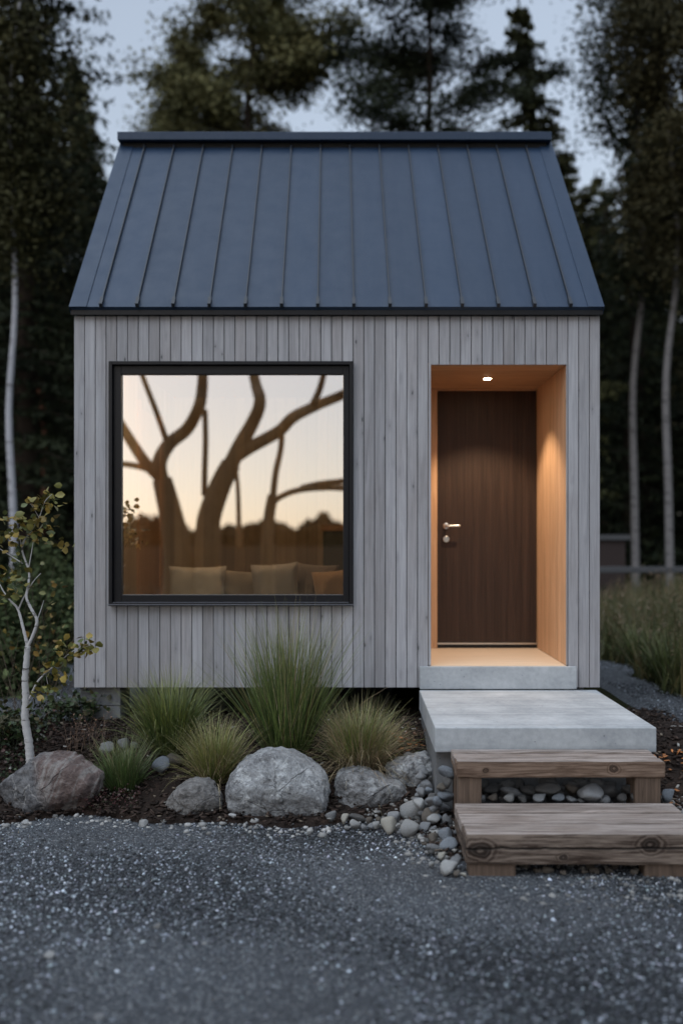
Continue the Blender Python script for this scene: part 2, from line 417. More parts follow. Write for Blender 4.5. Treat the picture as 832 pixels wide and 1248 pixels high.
M['rail'] = simple('pale_grey_timber', (0.055, 0.055, 0.058), 0.8)
M['rail_dark'] = simple('brown_painted_timber', (0.022, 0.012, 0.010), 0.8)
def fabric(name, col):
    t = NT(name); v = t.obj(); n = t.noise(v, 220, 3); b = t.noise(v, 9, 4)
    c = t.mix(b, tuple(x * 0.8 for x in col), col); t.bump(n, 0.4, 0.002); t.b.inputs['Sheen Weight'].default_value = 0.2
    return t.done(c, 0.95, 0, 0.1)

# ---------------------------------------------------------------- terrain
def sstep(a, b, x):
    t = np.clip((x - a) / (b - a), 0, 1); return t * t * (3 - 2 * t)
def g(x, y):
    """ground height"""
    return 0.27 * sstep(-1.60, -0.25, np.asarray(y, dtype=float))
def vnoise(x, y, s, seed=0.0):
    return np.array([noise.noise(Vector((a * s, b * s, seed))) for a, b in zip(np.ravel(x), np.ravel(y))]).reshape(np.shape(x))

def sheet(name, xs, ys, zf, mat, label=None, kind='structure', keep=None):
    X, Y = np.meshgrid(xs, ys); Z = zf(X, Y)
    V = np.stack([X, Y, Z], -1).reshape(-1, 3); nx = len(xs); ny = len(ys)
    i, j = np.meshgrid(np.arange(nx - 1), np.arange(ny - 1)); a = (j * nx + i).ravel()
    Fc = np.stack([a, a + 1, a + nx + 1, a + nx], -1)
    if keep is not None:
        k = keep(X, Y).reshape(-1); Fc = Fc[k[Fc].any(axis=1)]
    o = np_mesh(name, V, Fc, mat, smooth=True)
    return tag(o, label=label, kind=kind)

# bed mask: positive inside the planted bed (metres to its edge, roughly)
def bed_mask(x, y):
    e = 0.06 * np.sin(x * 3.1) + 0.04 * np.sin(x * 7.7 + 1)
    front = y - (-1.52 + e)
    back = -0.02 + 0.12 * np.sin(x * 2) - y + np.where((x > -1.9) & (x < 1.6), 0.5, 0.0)
    left = x + 3.6
    right = np.where(y > -1.5, 2.22 + 0.10 * np.sin(y * 5) - x + 0.25 * (-0.4 - y), 2.35 - x)
    m = np.minimum(np.minimum(front, back), np.minimum(left, right))
    # under the steps the stones and soil run forward beside them
    st = np.minimum(np.minimum(x - 0.22 - 0.55 * np.clip(-y - 1.3, 0, 2) * 0.35, 2.3 - x), y + 2.16)
    return np.maximum(m, st)
def yard_mask(x, y):
    w = 0.07 * np.sin(y * 2.3) + 0.05 * np.sin(y * 5.9 + 2)
    m1 = -0.9 + 0.1 * np.sin(x) - y + 2.2 * 0      # front yard (wide)
    m1 = np.minimum(m1, y + 14.0)
    m2 = np.minimum(np.minimum(x + 3.5 + w, 2.72 + w - x), 3.9 + 0.2 * np.sin(x * 2) - y)
    return np.maximum(m1, m2)

def groundz(x, y):
    z = g(x, y) - 0.02
    far = np.hypot(x, y)
    z = z + np.where(far > 9, 0.05 * np.sin(x * 0.7) * np.cos(y * 0.5), 0) * np.clip((far - 9) / 6, 0, 1)
    return z
gx = np.concatenate([np.array([-900, -400, -160, -80, -40, -24]), np.arange(-16, 16.01, 0.4), np.array([24, 40, 80, 160, 400, 900])])
gy = np.concatenate([np.array([-900, -500, -300, -150, -80, -40, -24]), np.arange(-16, 40.01, 0.25), np.array([50, 80, 160, 400, 900])])
sheet('ground', gx, gy, groundz, M['ground'], 'dark grassy forest floor around the gravel yard')
xs = np.arange(-9.0, 9.01, 0.06); ys = np.arange(-9.0, 4.6, 0.06)
def yz(x, y):
    m = yard_mask(x, y); b = bed_mask(x, y)
    return g(x, y) + 0.006 + 0.006 * np.sin(x * 2.3 + y) * np.sin(y * 3.1) - 0.06 * sstep(0.06, -0.06, m) - 0.03 * sstep(-0.02, 0.14, b)
sheet('gravel_yard', xs, ys, yz, M['gravel'], 'blue-grey gravel yard and path around the cabin', keep=lambda x, y: yard_mask(x, y) > -0.12)
xs = np.arange(-3.8, 2.6, 0.04); ys = np.arange(-2.3, 0.6, 0.04)
BN = {}
def bz(x, y):
    b = bed_mask(x, y)
    return g(x, y) - 0.03 + 0.055 * sstep(-0.05, 0.12, b) + 0.022 * vnoise(x, y, 4.0) + 0.010 * vnoise(x, y, 14.0, 3)
sheet('garden_bed', xs, ys, bz, M['soil'], 'dark mulched planting bed in front of the cabin', keep=lambda x, y: bed_mask(x, y) > -0.1)

# ---------------------------------------------------------------- loose stuff
phi = (1 + 5 ** 0.5) / 2
ICO_V = np.array([(-1, phi, 0), (1, phi, 0), (-1, -phi, 0), (1, -phi, 0), (0, -1, phi), (0, 1, phi), (0, -1, -phi), (0, 1, -phi), (phi, 0, -1), (phi, 0, 1), (-phi, 0, -1), (-phi, 0, 1)]) / math.hypot(1, phi)
ICO_F = np.array([(0, 11, 5), (0, 5, 1), (0, 1, 7), (0, 7, 10), (0, 10, 11), (1, 5, 9), (5, 11, 4), (11, 10, 2), (10, 7, 6), (7, 1, 8), (3, 9, 4), (3, 4, 2), (3, 2, 6), (3, 6, 8), (3, 8, 9), (4, 9, 5), (2, 4, 11), (6, 2, 10), (8, 6, 7), (9, 8, 1)])
def stones(name, x, y, z, r, cols, mat, label, flat=0.7, parent=None, tiny=False):
    n = len(x); IV, IF = (OCT_V, OCT_F) if tiny else (ICO_V, ICO_F); nv = len(IV)
    V = np.repeat(IV[None], n, 0) * (1 + RNG.uniform(-0.25, 0.25, (n, nv, 1)))
    V = V * RNG.uniform(0.7, 1.25, (n, 1, 3)) * np.array([1, 1, flat])
    a = RNG.uniform(0, 2 * np.pi, n); ca, sa = np.cos(a)[:, None], np.sin(a)[:, None]
    X = V[:, :, 0] * ca - V[:, :, 1] * sa; Y = V[:, :, 0] * sa + V[:, :, 1] * ca
    V = np.stack([X, Y, V[:, :, 2]], -1) * r[:, None, None] + np.stack([x, y, z], -1)[:, None, :]
    Fc = IF[None] + (np.arange(n) * nv)[:, None, None]
    T = np.repeat(cols, nv, 0)
    o = np_mesh(name, V.reshape(-1, 3), Fc.reshape(-1, 3), mat, parent, T)
    return tag(o, label=label, kind='stuff')

OCT_V = np.array([(1, 0, 0), (-1, 0, 0), (0, 1, 0), (0, -1, 0), (0, 0, 1), (0, 0, -1)], dtype=float)
OCT_F = np.array([(0, 2, 4), (2, 1, 4), (1, 3, 4), (3, 0, 4), (2, 0, 5), (1, 2, 5), (3, 1, 5), (0, 3, 5)])
def gcols(n):
    u = RNG.uniform(0, 1, n); b = 0.018 + 0.085 * u ** 1.6
    b = np.where(RNG.uniform(0, 1, n) > 0.87, RNG.uniform(0.20, 0.44, n), b)
    b = np.where(RNG.uniform(0, 1, n) > 0.982, RNG.uniform(0.50, 0.75, n), b)
    tint = np.stack([np.full(n, 0.92), np.full(n, 1.0), np.full(n, 1.13)], -1) + RNG.uniform(-0.05, 0.05, (n, 3))
    return b[:, None] * tint
def place(n, x0, x1, y0, y1, mask):
    x = RNG.uniform(x0, x1, n); y = RNG.uniform(y0, y1, n); k = mask(x, y); return x[k], y[k]
x, y = place(185000, -2.7, 2.9, -4.3, -1.35, lambda x, y: (bed_mask(x, y) < 0.03) & (np.abs(x) < (y + 7) * 0.40 + 0.2))
x2, y2 = place(14000, 1.75, 2.85, -1.5, 4.0, lambda x, y: (bed_mask(x, y) < 0.02) & (yard_mask(x, y) > 0))
x3, y3 = place(9000, -3.6, -1.9, -0.2, 3.8, lambda x, y: (bed_mask(x, y) < 0.02) & (yard_mask(x, y) > 0))
x = np.concatenate([x, x2, x3]); y = np.concatenate([y, y2, y3]); n = len(x)
r = np.exp(RNG.normal(math.log(0.0052), 0.36, n)).clip(0.0025, 0.0125)
mound = 0.5 + 0.5 * np.sin(x * 2.1 + 1.3 * np.sin(y * 1.7)) * np.sin(y * 2.6 + x)
stones('loose_gravel', x, y, g(x, y) + r * 0.3 + 0.004, r, gcols(n) * (0.66 + 0.5 * mound)[:, None], M['chip'], 'loose blue-grey gravel chips covering the yard', tiny=True)
# pale pebbles fringing the bed
x = RNG.uniform(-2.6, 0.4, 330); y = -1.56 + 0.06 * np.sin(x * 3.1) + 0.04 * np.sin(x * 7.7 + 1) + RNG.normal(0, 0.06, 330)
r = np.exp(RNG.normal(math.log(0.010), 0.40, 330)).clip(0.004, 0.024)
c = RNG.uniform(0.10, 0.40, (330, 1)) * np.array([[1, 0.99, 0.97]])
stones('pebble_fringe', x, y, g(x, y) + r * 0.45 + 0.004, r, c, M['chip'], 'small pale pebbles along the front edge of the bed')
# grit around the steps
x, y = place(3200, 0.05, 2.35, -2.75, -1.2, lambda x, y: (bed_mask(x, y) > -0.12) | ((y < -2.2) & (x > 0.3)))
r = np.exp(RNG.normal(math.log(0.011), 0.4, len(x))).clip(0.005, 0.026) * np.where(y < -2.2, 0.72, 1.0)
stones('step_grit', x, y, g(x, y) + r * 0.4 + 0.02 * (bed_mask(x, y) > 0), r, RNG.uniform(0.05, 0.27, (len(x), 1)) * np.array([[1, 0.98, 0.95]]), M['chip'], 'coarse grey grit filling the gaps around the wooden steps')

def chips(name, x, y, z, L, W, T, cols, mat, label):
    n = len(x)
    B = np.array([(a, b, c) for c in (-1, 1) for b in (-1, 1) for a in (-1, 1)], dtype=float)
    V = np.repeat(B[None], n, 0) * (1 + RNG.uniform(-0.3, 0.2, (n, 8, 1))) * np.stack([L, W, T], -1)[:, None, :]
    a = RNG.uniform(0, 2 * np.pi, n); p = RNG.normal(0, 0.35, n)
    ca, sa, cp, sp = [q[:, None] for q in (np.cos(a), np.sin(a), np.cos(p), np.sin(p))]
    X = V[:, :, 0] * cp - V[:, :, 2] * sp; Z = V[:, :, 0] * sp + V[:, :, 2] * cp; Y = V[:, :, 1]
    V = np.stack([X * ca - Y * sa, X * sa + Y * ca, Z], -1) + np.stack([x, y, z], -1)[:, None, :]
    Q = np.array([(0, 2, 3, 1), (4, 5, 7, 6), (0, 1, 5, 4), (2, 6, 7, 3), (0, 4, 6, 2), (1, 3, 7, 5)])
    Fc = Q[None] + (np.arange(n) * 8)[:, None, None]
    return tag(np_mesh(name, V.reshape(-1, 3), Fc.reshape(-1, 4), mat, None, np.repeat(cols, 8, 0)), label=label, kind='stuff')
x, y = place(17000, -3.5, 2.5, -2.2, 0.5, lambda x, y: bed_mask(x, y) > 0.02)
n = len(x); u = RNG.uniform(0, 1, (n, 1))
cols = (0.012 + 0.04 * u ** 2) * np.array([[1.25, 0.85, 0.68]])
cols = np.where(RNG.uniform(0, 1, (n, 1)) > 0.965, np.array([[0.16, 0.13, 0.10]]), cols)
cols = np.where(RNG.uniform(0, 1, (n, 1)) > 0.988, np.array([[0.30, 0.29, 0.27]]), cols)
chips('bark_mulch', x, y, g(x, y) + 0.03 + RNG.uniform(-0.005, 0.012, n), RNG.uniform(0.008, 0.024, n), RNG.uniform(0.004, 0.010, n), RNG.uniform(0.002, 0.005, n), cols, M['mulch'], 'dark red-brown bark mulch covering the planting bed')
# orange fallen leaves
x = np.concatenate([RNG.normal(0.34, 0.05, 16), RNG.uniform(1.75, 2.3, 60)]); y = np.concatenate([RNG.normal(-0.62, 0.10, 16), RNG.uniform(-1.35, -0.7, 60)])
n = len(x)
chips('fallen_leaves', x, y, g(x, y) + 0.045, RNG.uniform(0.010, 0.022, n), RNG.uniform(0.007, 0.013, n), np.full(n, 0.001), RNG.uniform(0.5, 1.0, (n, 1)) * np.array([[0.42, 0.16, 0.05]]), M['leaf'], 'orange and brown fallen leaves on the soil beside the concrete landing')

# ---------------------------------------------------------------- house
house = empty('cabin', (0, 0, 0.27), label='small grey timber cabin with a dark standing-seam metal gable roof', cat='cabin')
HOFF = Vector((0, 0, 0.27))
def hb(mb, name, mats, parent=None, smooth=False, bevel=0.0, label=None):
    par = parent if parent is not None else house
    # geometry is written in world coordinates; shift it into the house frame
    mb.v = [(a, b, c - 0.27) for a, b, c in mb.v]
    o = mb.build(name, mats, par, smooth, bevel)
    if label: o['label'] = label
    return o
X0, X1, ZB, ZT = -1.983, 1.712, 0.538, 3.148
WX0, WX1, WZ0, WZ1 = -1.729, -0.023, 1.114, 2.825
DX0, DX1, DZ0, DZ1 = 0.524, 1.476, 0.692, 2.808
YB = 3.30
NB = 49; BW = (X1 - X0) / NB
fr = MB()
for i in range(NB):
    a = X0 + i * BW + 0.0028; b = X0 + (i + 1) * BW - 0.0028
    tn = random.random(); dz = 0
    y0 = random.uniform(-0.0012, 0.0012)
    segs = [(a, b)]
    for (ox0, ox1, oz0, oz1) in ((WX0 + 0.006, WX1 - 0.006, WZ0, WZ1), (DX0, DX1, -1, DZ1)):
        new = []
        for (p, q) in segs:
            if q <= ox0 or p >= ox1: new.append((p, q)); continue
            if p < ox0: new.append((p, ox0))
            if q > ox1: new.append((ox1, q))
            m0, m1 = max(p, ox0), min(q, ox1)
            fr.box(m0, m1, y0, 0.022, oz1, ZT, tn)
            if oz0 > 0: fr.box(m0, m1, y0, 0.022, ZB, oz0, tn)
        segs = new
    for (p, q) in segs:
        z0 = DZ0 if (p > 0.44 and q < 1.545) else ZB
        if q - p > 0.001: fr.box(p, q, y0, 0.022, z0, ZT, tn)
wf = hb(fr, 'wall', M['cladding'], label='front wall of narrow vertical grey boards')
bk = MB()   # structural wall behind the cladding
def wallbox(x0, x1, z0, z1): bk.box(x0, x1, 0.024, 0.15, z0, z1)
wallbox(X0 + 0.03, WX0 + 0.03, ZB + 0.01, ZT); wallbox(WX1 - 0.03, DX0 - 0.03, ZB + 0.01, ZT)
wallbox(WX0 + 0.03, WX1 - 0.03, ZB + 0.01, WZ0 + 0.03); wallbox(WX0 + 0.03, WX1 - 0.03, WZ1 - 0.03, ZT)
wallbox(DX0 - 0.03, DX1 + 0.03, DZ1 + 0.03, ZT); wallbox(DX1 + 0.03, X1 - 0.03, ZB + 0.01, ZT); wallbox(DX0 - 0.03, DX1 + 0.03, ZB + 0.01, DZ0 - 0.05)
hb(bk, 'wall_core', M['backing'])
# side and rear walls
def roofz(y): return 3.17 + (5.02 - 3.17) * (1 - abs(y - 1.65) / 1.65)
for sx in (0, 1):
    sw = MB(); nb = 43; bw = YB / nb
    for i in range(nb):
        ya = i * bw + (0.0245 if i == 0 else 0.002); yb = (i + 1) * bw - 0.002
        xo, xi = (X0, X0 + 0.022) if sx == 0 else (X1 - 0.022, X1)
        if i == 0 : ya = 0.0245
        z0, z1 = roofz(ya) - 0.03, roofz(yb) - 0.03
        def sh(z): return -0.04 * max(0, (z - 3.15) / 1.9)
        vs = []
        for (yy, zt) in ((ya, z0), (yb, z1)):
            for xx in (xo, xi): vs.append((xx, yy, ZB)); vs.append((xx + sh(zt), yy, zt))
        sw.add(vs, [(0, 1, 3, 2), (4, 6, 7, 5), (0, 4, 5, 1), (2, 3, 7, 6), (1, 5, 7, 3), (0, 2, 6, 4)], random.random())
    xo, xi = (X0 + 0.024, X0 + 0.12) if sx == 0 else (X1 - 0.12, X1 - 0.024)
    sw.box(xo, xi, 0.152, YB - 0.03, ZB + 0.01, 3.14, 0.5, 1)
    hb(sw, 'wall', [M['cladding'], M['backing']], label='side gable wall of vertical grey boards')
rw = MB()
for i in range(NB):
    rw.box(X0 + i * BW + 0.002, X0 + (i + 1) * BW - 0.002, YB + 0.001, YB + 0.023, ZB, ZT, random.random())
rw.box(X0 + 0.13, X1 - 0.13, YB - 0.1, YB - 0.001, ZB + 0.01, ZT, 0.5, 1)
hb(rw, 'wall', [M['cladding'], M['backing']], label='rear wall of vertical grey boards')
# underside frame
uf = MB(); uf.box(X0 + 0.06, X1 - 0.06, 0.05, YB - 0.05, ZB - 0.0, ZB + 0.008); hb(uf, 'underfloor', M['black'])

# roof
EZ, RZ, EY, RY = 3.200, 5.045, -0.060, 1.65
SH = -0.04
def rp(x, t, off=0.0, back=False):
    """point on the roof plane, t 0 at eave..1 at ridge, off along normal"""
    y = EY + (RY - EY) * t; z = EZ + (RZ - EZ) * t
    L = math.hypot(RY - EY, RZ - EZ); ny, nz = -(RZ - EZ) / L, (RY - EY) / L
    y += ny * off; z += nz * off
    if back: y = 2 * RY - y
    return (x + SH * t, y, z)
seamx = [-1.775 + i * (1.490 + 1.775) / 13 for i in range(14)]
for back in (False, True):
    rb = MB()
    edges = [X0 - 0.004] + seamx + [X1 + 0.002]
    for a, b in zip(edges[:-1], edges[1:]):
        tn = random.random()
        tp = [rp(a, 0, 0, back), rp(b, 0, 0, back), rp(b, 1, 0, back), rp(a, 1, 0, back)]
        bt = [rp(a, 0, -0.045, back), rp(b, 0, -0.045, back), rp(b, 1, -0.045, back), rp(a, 1, -0.045, back)]
        fs = [(0, 1, 2, 3), (7, 6, 5, 4), (0, 4, 5, 1), (2, 6, 7, 3)]
        if a == edges[0]: fs.append((0, 3, 7, 4))
        if b == edges[-1]: fs.append((1, 5, 6, 2))
        if back: fs = [f[::-1] for f in fs]
        rb.add(tp + bt, fs, tn)
    roof = hb(rb, 'roof', M['roof'], label='rear roof slope of dark metal' if back else 'front roof slope of blue-grey standing-seam metal')
    for sx_ in seamx:
        s = MB(); w = 0.006
        def slab(a, b, t0, t1, o0, o1):
            v = [rp(a, t0, o0, back), rp(b, t0, o0, back), rp(b, t1, o0, back), rp(a, t1, o0, back), rp(a, t0, o1, back), rp(b, t0, o1, back), rp(b, t1, o1, back), rp(a, t1, o1, back)]
            f = [(0, 3, 2, 1), (4, 5, 6, 7), (0, 1, 5, 4), (1, 2, 6, 5), (2, 3, 7, 6), (3, 0, 4, 7)]
            if back: f = [q[::-1] for q in f]
            s.add(v, f)
        slab(sx_ - 0.004, sx_ + 0.004, 0.004, 0.985, 0.0015, 0.026)
        slab(sx_ - 0.011, sx_ + 0.011, -0.004, 0.030, 0.001, 0.034)
        slab(sx_ - 0.007, sx_ + 0.007, 0.93, 0.938, 0.001, 0.031)
        hb(s, 'seam', M['seam'], roof)
    for (a, b) in ((X0 - 0.010, X0 + 0.105), (X1 - 0.100, X1 + 0.008)):
        s = MB(); slab(a, b, -0.003, 0.99, 0.002, 0.007)
        # turned-down outer lip
        if a < 0: slab(a - 0.006, a, -0.003, 0.99, -0.055, 0.007)
        else: slab(b, b + 0.006, -0.003, 0.99, -0.055, 0.007)
        hb(s, 'verge_flashing', M['roof'], roof)
    if not back:
        s = MB(); s.box(X0 - 0.055, X1 - 0.045, 1.50, 1.80, 4.992, 5.062); s.box(X0 - 0.02, X1 - 0.08, 1.56, 1.74, 4.90, 4.990, 0.5, 1)  # black block paints the shadow band under the cap
        hb(s, 'ridge_cap', [M['roof'], M['black']], roof, bevel=0.004)
for (ya, yb) in ((-0.040, -0.004), (YB + 0.026, YB + 0.062)):
    s = MB(); s.box(X0 - 0.010, X1 + 0.008, ya, yb, ZT + 0.002, 3.186); hb(s, 'fascia', M['frame'])

# window
w = MB()
def ring(mb, x0, x1, z0, z1, wl, wr, wt, wb, ya, yb, tone=0.5):
    mb.box(x0, x0 + wl, ya, yb, z0, z1, tone); mb.box(x1 - wr, x1, ya, yb, z0, z1, tone)
    mb.box(x0 + wl, x1 - wr, ya, yb, z1 - wt, z1, tone); mb.box(x0 + wl, x1 - wr, ya, yb, z0, z0 + wb, tone)
ring(w, WX0, WX1, WZ0, WZ1, 0.024, 0.024, 0.024, 0.020, -0.042, 0.12)
win = hb(w, 'window', M['frame'], bevel=0.002)
w = MB(); ring(w, WX0 + 0.026, WX1 - 0.026, WZ0 + 0.022, WZ1 - 0.026, 0.055, 0.043, 0.060, 0.053, -0.008, 0.07)
hb(w, 'frame', M['frame'], win, bevel=0.003)
w = MB(); w.box(WX0 - 0.004, WX1 + 0.004, -0.062, -0.044, WZ0 + 0.006, WZ0 + 0.012); w.box(WX0 + 0.03, WX1 - 0.03, -0.044, -0.009, WZ0 + 0.0215, WZ0 + 0.0245)
hb(w, 'sill', M['sill'], win)
w = MB(); gx0, gx1, gz0, gz1 = -1.652, -0.088, 1.183, 2.743
w.add([(gx0, 0.020, gz0), (gx1, 0.020, gz0), (gx1, 0.020, gz1), (gx0, 0.020, gz1), (gx0, 0.028, gz0), (gx1, 0.028, gz0), (gx1, 0.028, gz1), (gx0, 0.028, gz1)], [(0, 1, 2, 3)], 0.5, 0)
w.f += [(5, 4, 7, 6), (0, 4, 5, 1), (1, 5, 6, 2), (2, 6, 7, 3), (3, 7, 4, 0)]; w.m += [1] * 5
hb(w, 'pane', [M['glass'], M['clear']], win)

# porch recess
PY = 1.14
def planks(mb, axis, a0, a1, n, fn):
    for i in range(n):
        p = a0 + (a1 - a0) * i / n + 0.0018; q = a0 + (a1 - a0) * (i + 1) / n - 0.0018
        fn(p, q, random.random())
pr = MB(); planks(pr, 'y', 0.0235, PY + 0.06, 13, lambda p, q, t: pr.box(DX1, DX1 + 0.018, p, q, DZ0 - 0.0, DZ1 + 0.018, t)); hb(pr, 'porch_wall', M['larch'])
pr = MB(); planks(pr, 'y', 0.0235, PY + 0.06, 13, lambda p, q, t: pr.box(DX0 - 0.018, DX0, p, q, DZ0, DZ1 + 0.018, t)); hb(pr, 'porch_wall', M['larch'])
pr = MB(); planks(pr, 'y', 0.0235, PY + 0.06, 10, lambda p, q, t: pr.box(DX0 + 0.001, DX1 - 0.001, p, q, DZ1, DZ1 + 0.018, t)); hb(pr, 'porch_ceiling', M['larch_x'])
pr = MB(); pr.box(DX0 + 0.001, DX1 - 0.001, -0.004, PY + 0.1, 0.672, DZ0 - 0.002); hb(pr, 'porch_floor', M['pale_floor'])
pr = MB(); pr.box(DX0 + 0.002, 0.660, PY - 0.02, PY + 0.08, DZ0, DZ1 - 0.002, 0.6)
pr.box(0.6605, DX1 - 0.002, PY - 0.005, PY + 0.08, DZ1 - 0.012, DZ1 - 0.002, 0.3); hb(pr, 'door_frame', M['larch'])
dr = MB(); n = 14
for i in range(n):
    a = 0.668 + (1.470 - 0.668) * i / n; b = 0.668 + (1.470 - 0.668) * (i + 1) / n
    dr.box(a + 0.0007, b - 0.0007, PY + 0.012 + random.uniform(-.0006, .0006), PY + 0.055, DZ0 + 0.045, DZ1 - 0.014, random.random())
dr.box(0.668, 1.470, PY + 0.014, PY + 0.05, DZ0 + 0.046, DZ1 - 0.015, 0.4)
door = hb(dr, 'door', M['door'], label='tall dark brown door of narrow vertical boards')
th = MB(); th.box(0.662, 1.474, PY - 0.012, PY + 0.05, DZ0 + 0.030, DZ0 + 0.042); hb(th, 'threshold', M['steel'], door)
th = MB(); th.box(0.662, 1.474, PY + 0.0, PY + 0.05, DZ0 + 0.001, DZ0 + 0.028); hb(th, 'sill_plate', M['frame'], door)
def ppt(px, py, Y): return P(px, py, Y)
hc = ppt(543.5, 641, PY); lc = ppt(543.5, 657, PY)
def disc(mb, c, r, y0, y1, n=24): mb.tube([(c.x, y1, c.z), (c.x, y0 + 0.002, c.z), (c.x, y0, c.z)], [r, r, r * 0.9], n)
hd = MB(); disc(hd, hc, 0.026, PY + 0.002, PY + 0.012)
hd.tube(spline([(hc.x, PY + 0.004, hc.z), (hc.x, PY - 0.045, hc.z), (hc.x + 0.02, PY - 0.055, hc.z), (hc.x + 0.11, PY - 0.055, hc.z)], 5), [0.009] * 16, 12)
hb(hd, 'handle', M['steel'], door, smooth=True)
hd = MB(); disc(hd, lc, 0.026, PY - 0.006, PY + 0.012); disc(hd, lc, 0.011, PY - 0.012, PY - 0.004, 16); hb(hd, 'lock', M['steel'], door)
# ceiling downlight
LX, LY = 1.0, 0.60
dl = MB(); n = 28
for i in range(n):
    a0, a1 = 2 * math.pi * i / n, 2 * math.pi * (i + 1) / n
    v = []
    for a in (a0, a1):
        for (r_, z_) in ((0.030, DZ1 - 0.001), (0.030, DZ1 - 0.004), (0.040, DZ1 - 0.004), (0.041, DZ1 - 0.001)): v.append((LX + r_ * math.cos(a), LY + r_ * math.sin(a), z_))
    dl.add(v, [(0, 1, 5, 4), (1, 2, 6, 5), (2, 3, 7, 6)])
lampo = hb(dl, 'downlight', M['steel'])
dl = MB(); dl.add([(LX + 0.029 * math.cos(2 * math.pi * i / n), LY + 0.029 * math.sin(2 * math.pi * i / n), DZ1 - 0.0055) for i in range(n)], [tuple(range(n))[::-1]]); hb(dl, 'lamp_glass', M['lamp'], lampo)
sp = bpy.data.lights.new('downlight_beam', 'SPOT'); sp.energy = 31; sp.color = (1.0, 0.75, 0.50); sp.spot_size = R(105); sp.spot_blend = 0.5; sp.shadow_soft_size = 0.025
so = link(bpy.data.objects.new('downlight_beam', sp)); so.location = (LX, LY, DZ1 - 0.012)

# interior
IW = MB(); IY = 3.10
planks(IW, 'x', -1.86, 0.44, 22, lambda p, q, t: IW.box(p, q, IY, IY + 0.02, 0.70, 3.02, t))
planks(IW, 'y', 0.16, IY, 26, lambda p, q, t: IW.box(-1.861, -1.841, p, q, 0.70, 3.02, t))
planks(IW, 'y', 0.16, IY, 26, lambda p, q, t: IW.box(0.441, 0.461, p, q, 0.70, 3.02, t))
hb(IW, 'interior_lining', M['interior'])
IW = MB(); IW.box(-1.88, 0.47, 0.152, IY + 0.03, 0.66, 0.698); hb(IW, 'interior_floor', M['pale_floor'])
IW = MB(); IW.box(-1.88, 0.47, 0.152, IY + 0.03, 3.022, 3.06); hb(IW, 'interior_ceiling', M['interior'])
IW = MB(); ring_y = [(1.35, 1.43), (2.27, 2.40)]
for a, b in ring_y: IW.box(-1.840, -1.815, a, b, 0.70, 2.75, 0.9)
IW.box(-1.840, -1.830, 1.43, 2.27, 0.70, 2.70, 0.1); idr = hb(IW, 'interior_door', M['larch'])
IW = MB(); IW.tube([(-1.828, 1.52, 1.66), (-1.79, 1.52, 1.66), (-1.79, 1.62, 1.66)], [0.01, 0.01, 0.01], 8); hb(IW, 'handle', M['steel'], idr)
il = MB(); il.tube([(-0.9, 0.72, 3.021), (-0.9, 0.72, 2.96)], [0.09, 0.09], 20); lf = hb(il, 'added_ceiling_lamp', M['steel'])  # unseen fixture, added to give the room a warm glow
il = MB(); il.tube([(-0.9, 0.72, 2.959), (-0.9, 0.72, 2.945)], [0.08, 0.075], 20); hb(il, 'lamp_glass', M['room_fill'], lf)  # glowing face of the added fixture
ip = bpy.data.lights.new('added_room_light', 'POINT'); ip.energy = 11.0; ip.color = (1.0, 0.77, 0.52); ip.shadow_soft_size = 0.08  # added warm fill that brightens the lining and cushions
io = link(bpy.data.objects.new('added_room_light', ip)); io.location = (-0.9, 0.72, 2.86)
bn = empty('daybed', (-0.8, 0.55, 0.70), label='low wooden daybed inside the cabin below the window', cat='daybed')
b = MB(); b.box(-0.85, 0.85, -0.32, 0.35, 0.20, 0.24); b.build('seat', M['larch_x'], bn)
b = MB(); b.box(-0.83, 0.83, -0.30, 0.33, 0.24, 0.30); b.build('mattress', fabric('taupe_mattress', (0.25, 0.21, 0.17)), bn, bevel=0.02)
for sx in (-0.8, 0.74):
    for sy in (-0.30, 0.27):
        b = MB(); b.box(sx, sx + 0.06, sy, sy + 0.06, 0.0, 0.199); b.build('leg', M['larch'], bn)
def cushion(cx, wd, ht, y, col, rz, tilt, label, rn):
    n = 18; V = []; fs = []
    u = np.linspace(-1, 1, n)
    for side in (-1, 1):
        for j in range(n):
            for i in range(n):
                a, b_ = u[i], u[j]
                th_ = (max(0, (1 - a ** 4) * (1 - b_ ** 4))) ** 0.45 * 0.075
                pinch = 1 - 0.07 * (1 - abs(a) ** 2) * abs(b_) ** 3; pz = 1 - 0.07 * (1 - abs(b_) ** 2) * abs(a) ** 3
                wr = 0.012 * noise.noise(Vector((a * 2.2 + rn, b_ * 2.2, side * 2 + rn)))
                V.append((a * wd / 2 * pz, side * (th_ + wr * (th_ > 0.01)), (b_ * pinch + 1) * ht / 2))
    for s_ in (0, 1):
        for j in range(n - 1):
            for i in range(n - 1):
                q = s_ * n * n + j * n + i; f = (q, q + 1, q + n + 1, q + n); fs.append(f if s_ == 0 else f[::-1])
    mb = MB(); mb.add(V, fs)
    o = mb.build('cushion', fabric('cushion_fabric', col), None, smooth=True)
    o.location = (cx, y, 1.0); o.rotation_euler = (R(tilt), R(rz), 0)
    o.modifiers.new('w', 'WELD').merge_threshold = 0.0005
    tag(o, label=label, cat='cushion', group='cushions on the daybed')
cushion(-1.205, 0.44, 0.385, 0.50, (0.62, 0.56, 0.48), 0, -12, 'pale beige cushion, leftmost and widest behind the big window', 1.0)
cushion(-0.86, 0.40, 0.350, 0.57, (0.34, 0.28, 0.22), 3, -14, 'brown sagging cushion between the pale beige and the upright taupe one', 2.0)
cushion(-0.59, 0.36, 0.405, 0.45, (0.48, 0.42, 0.36), -4, -8, 'taupe upright cushion, tallest in the middle of the daybed row', 3.0)
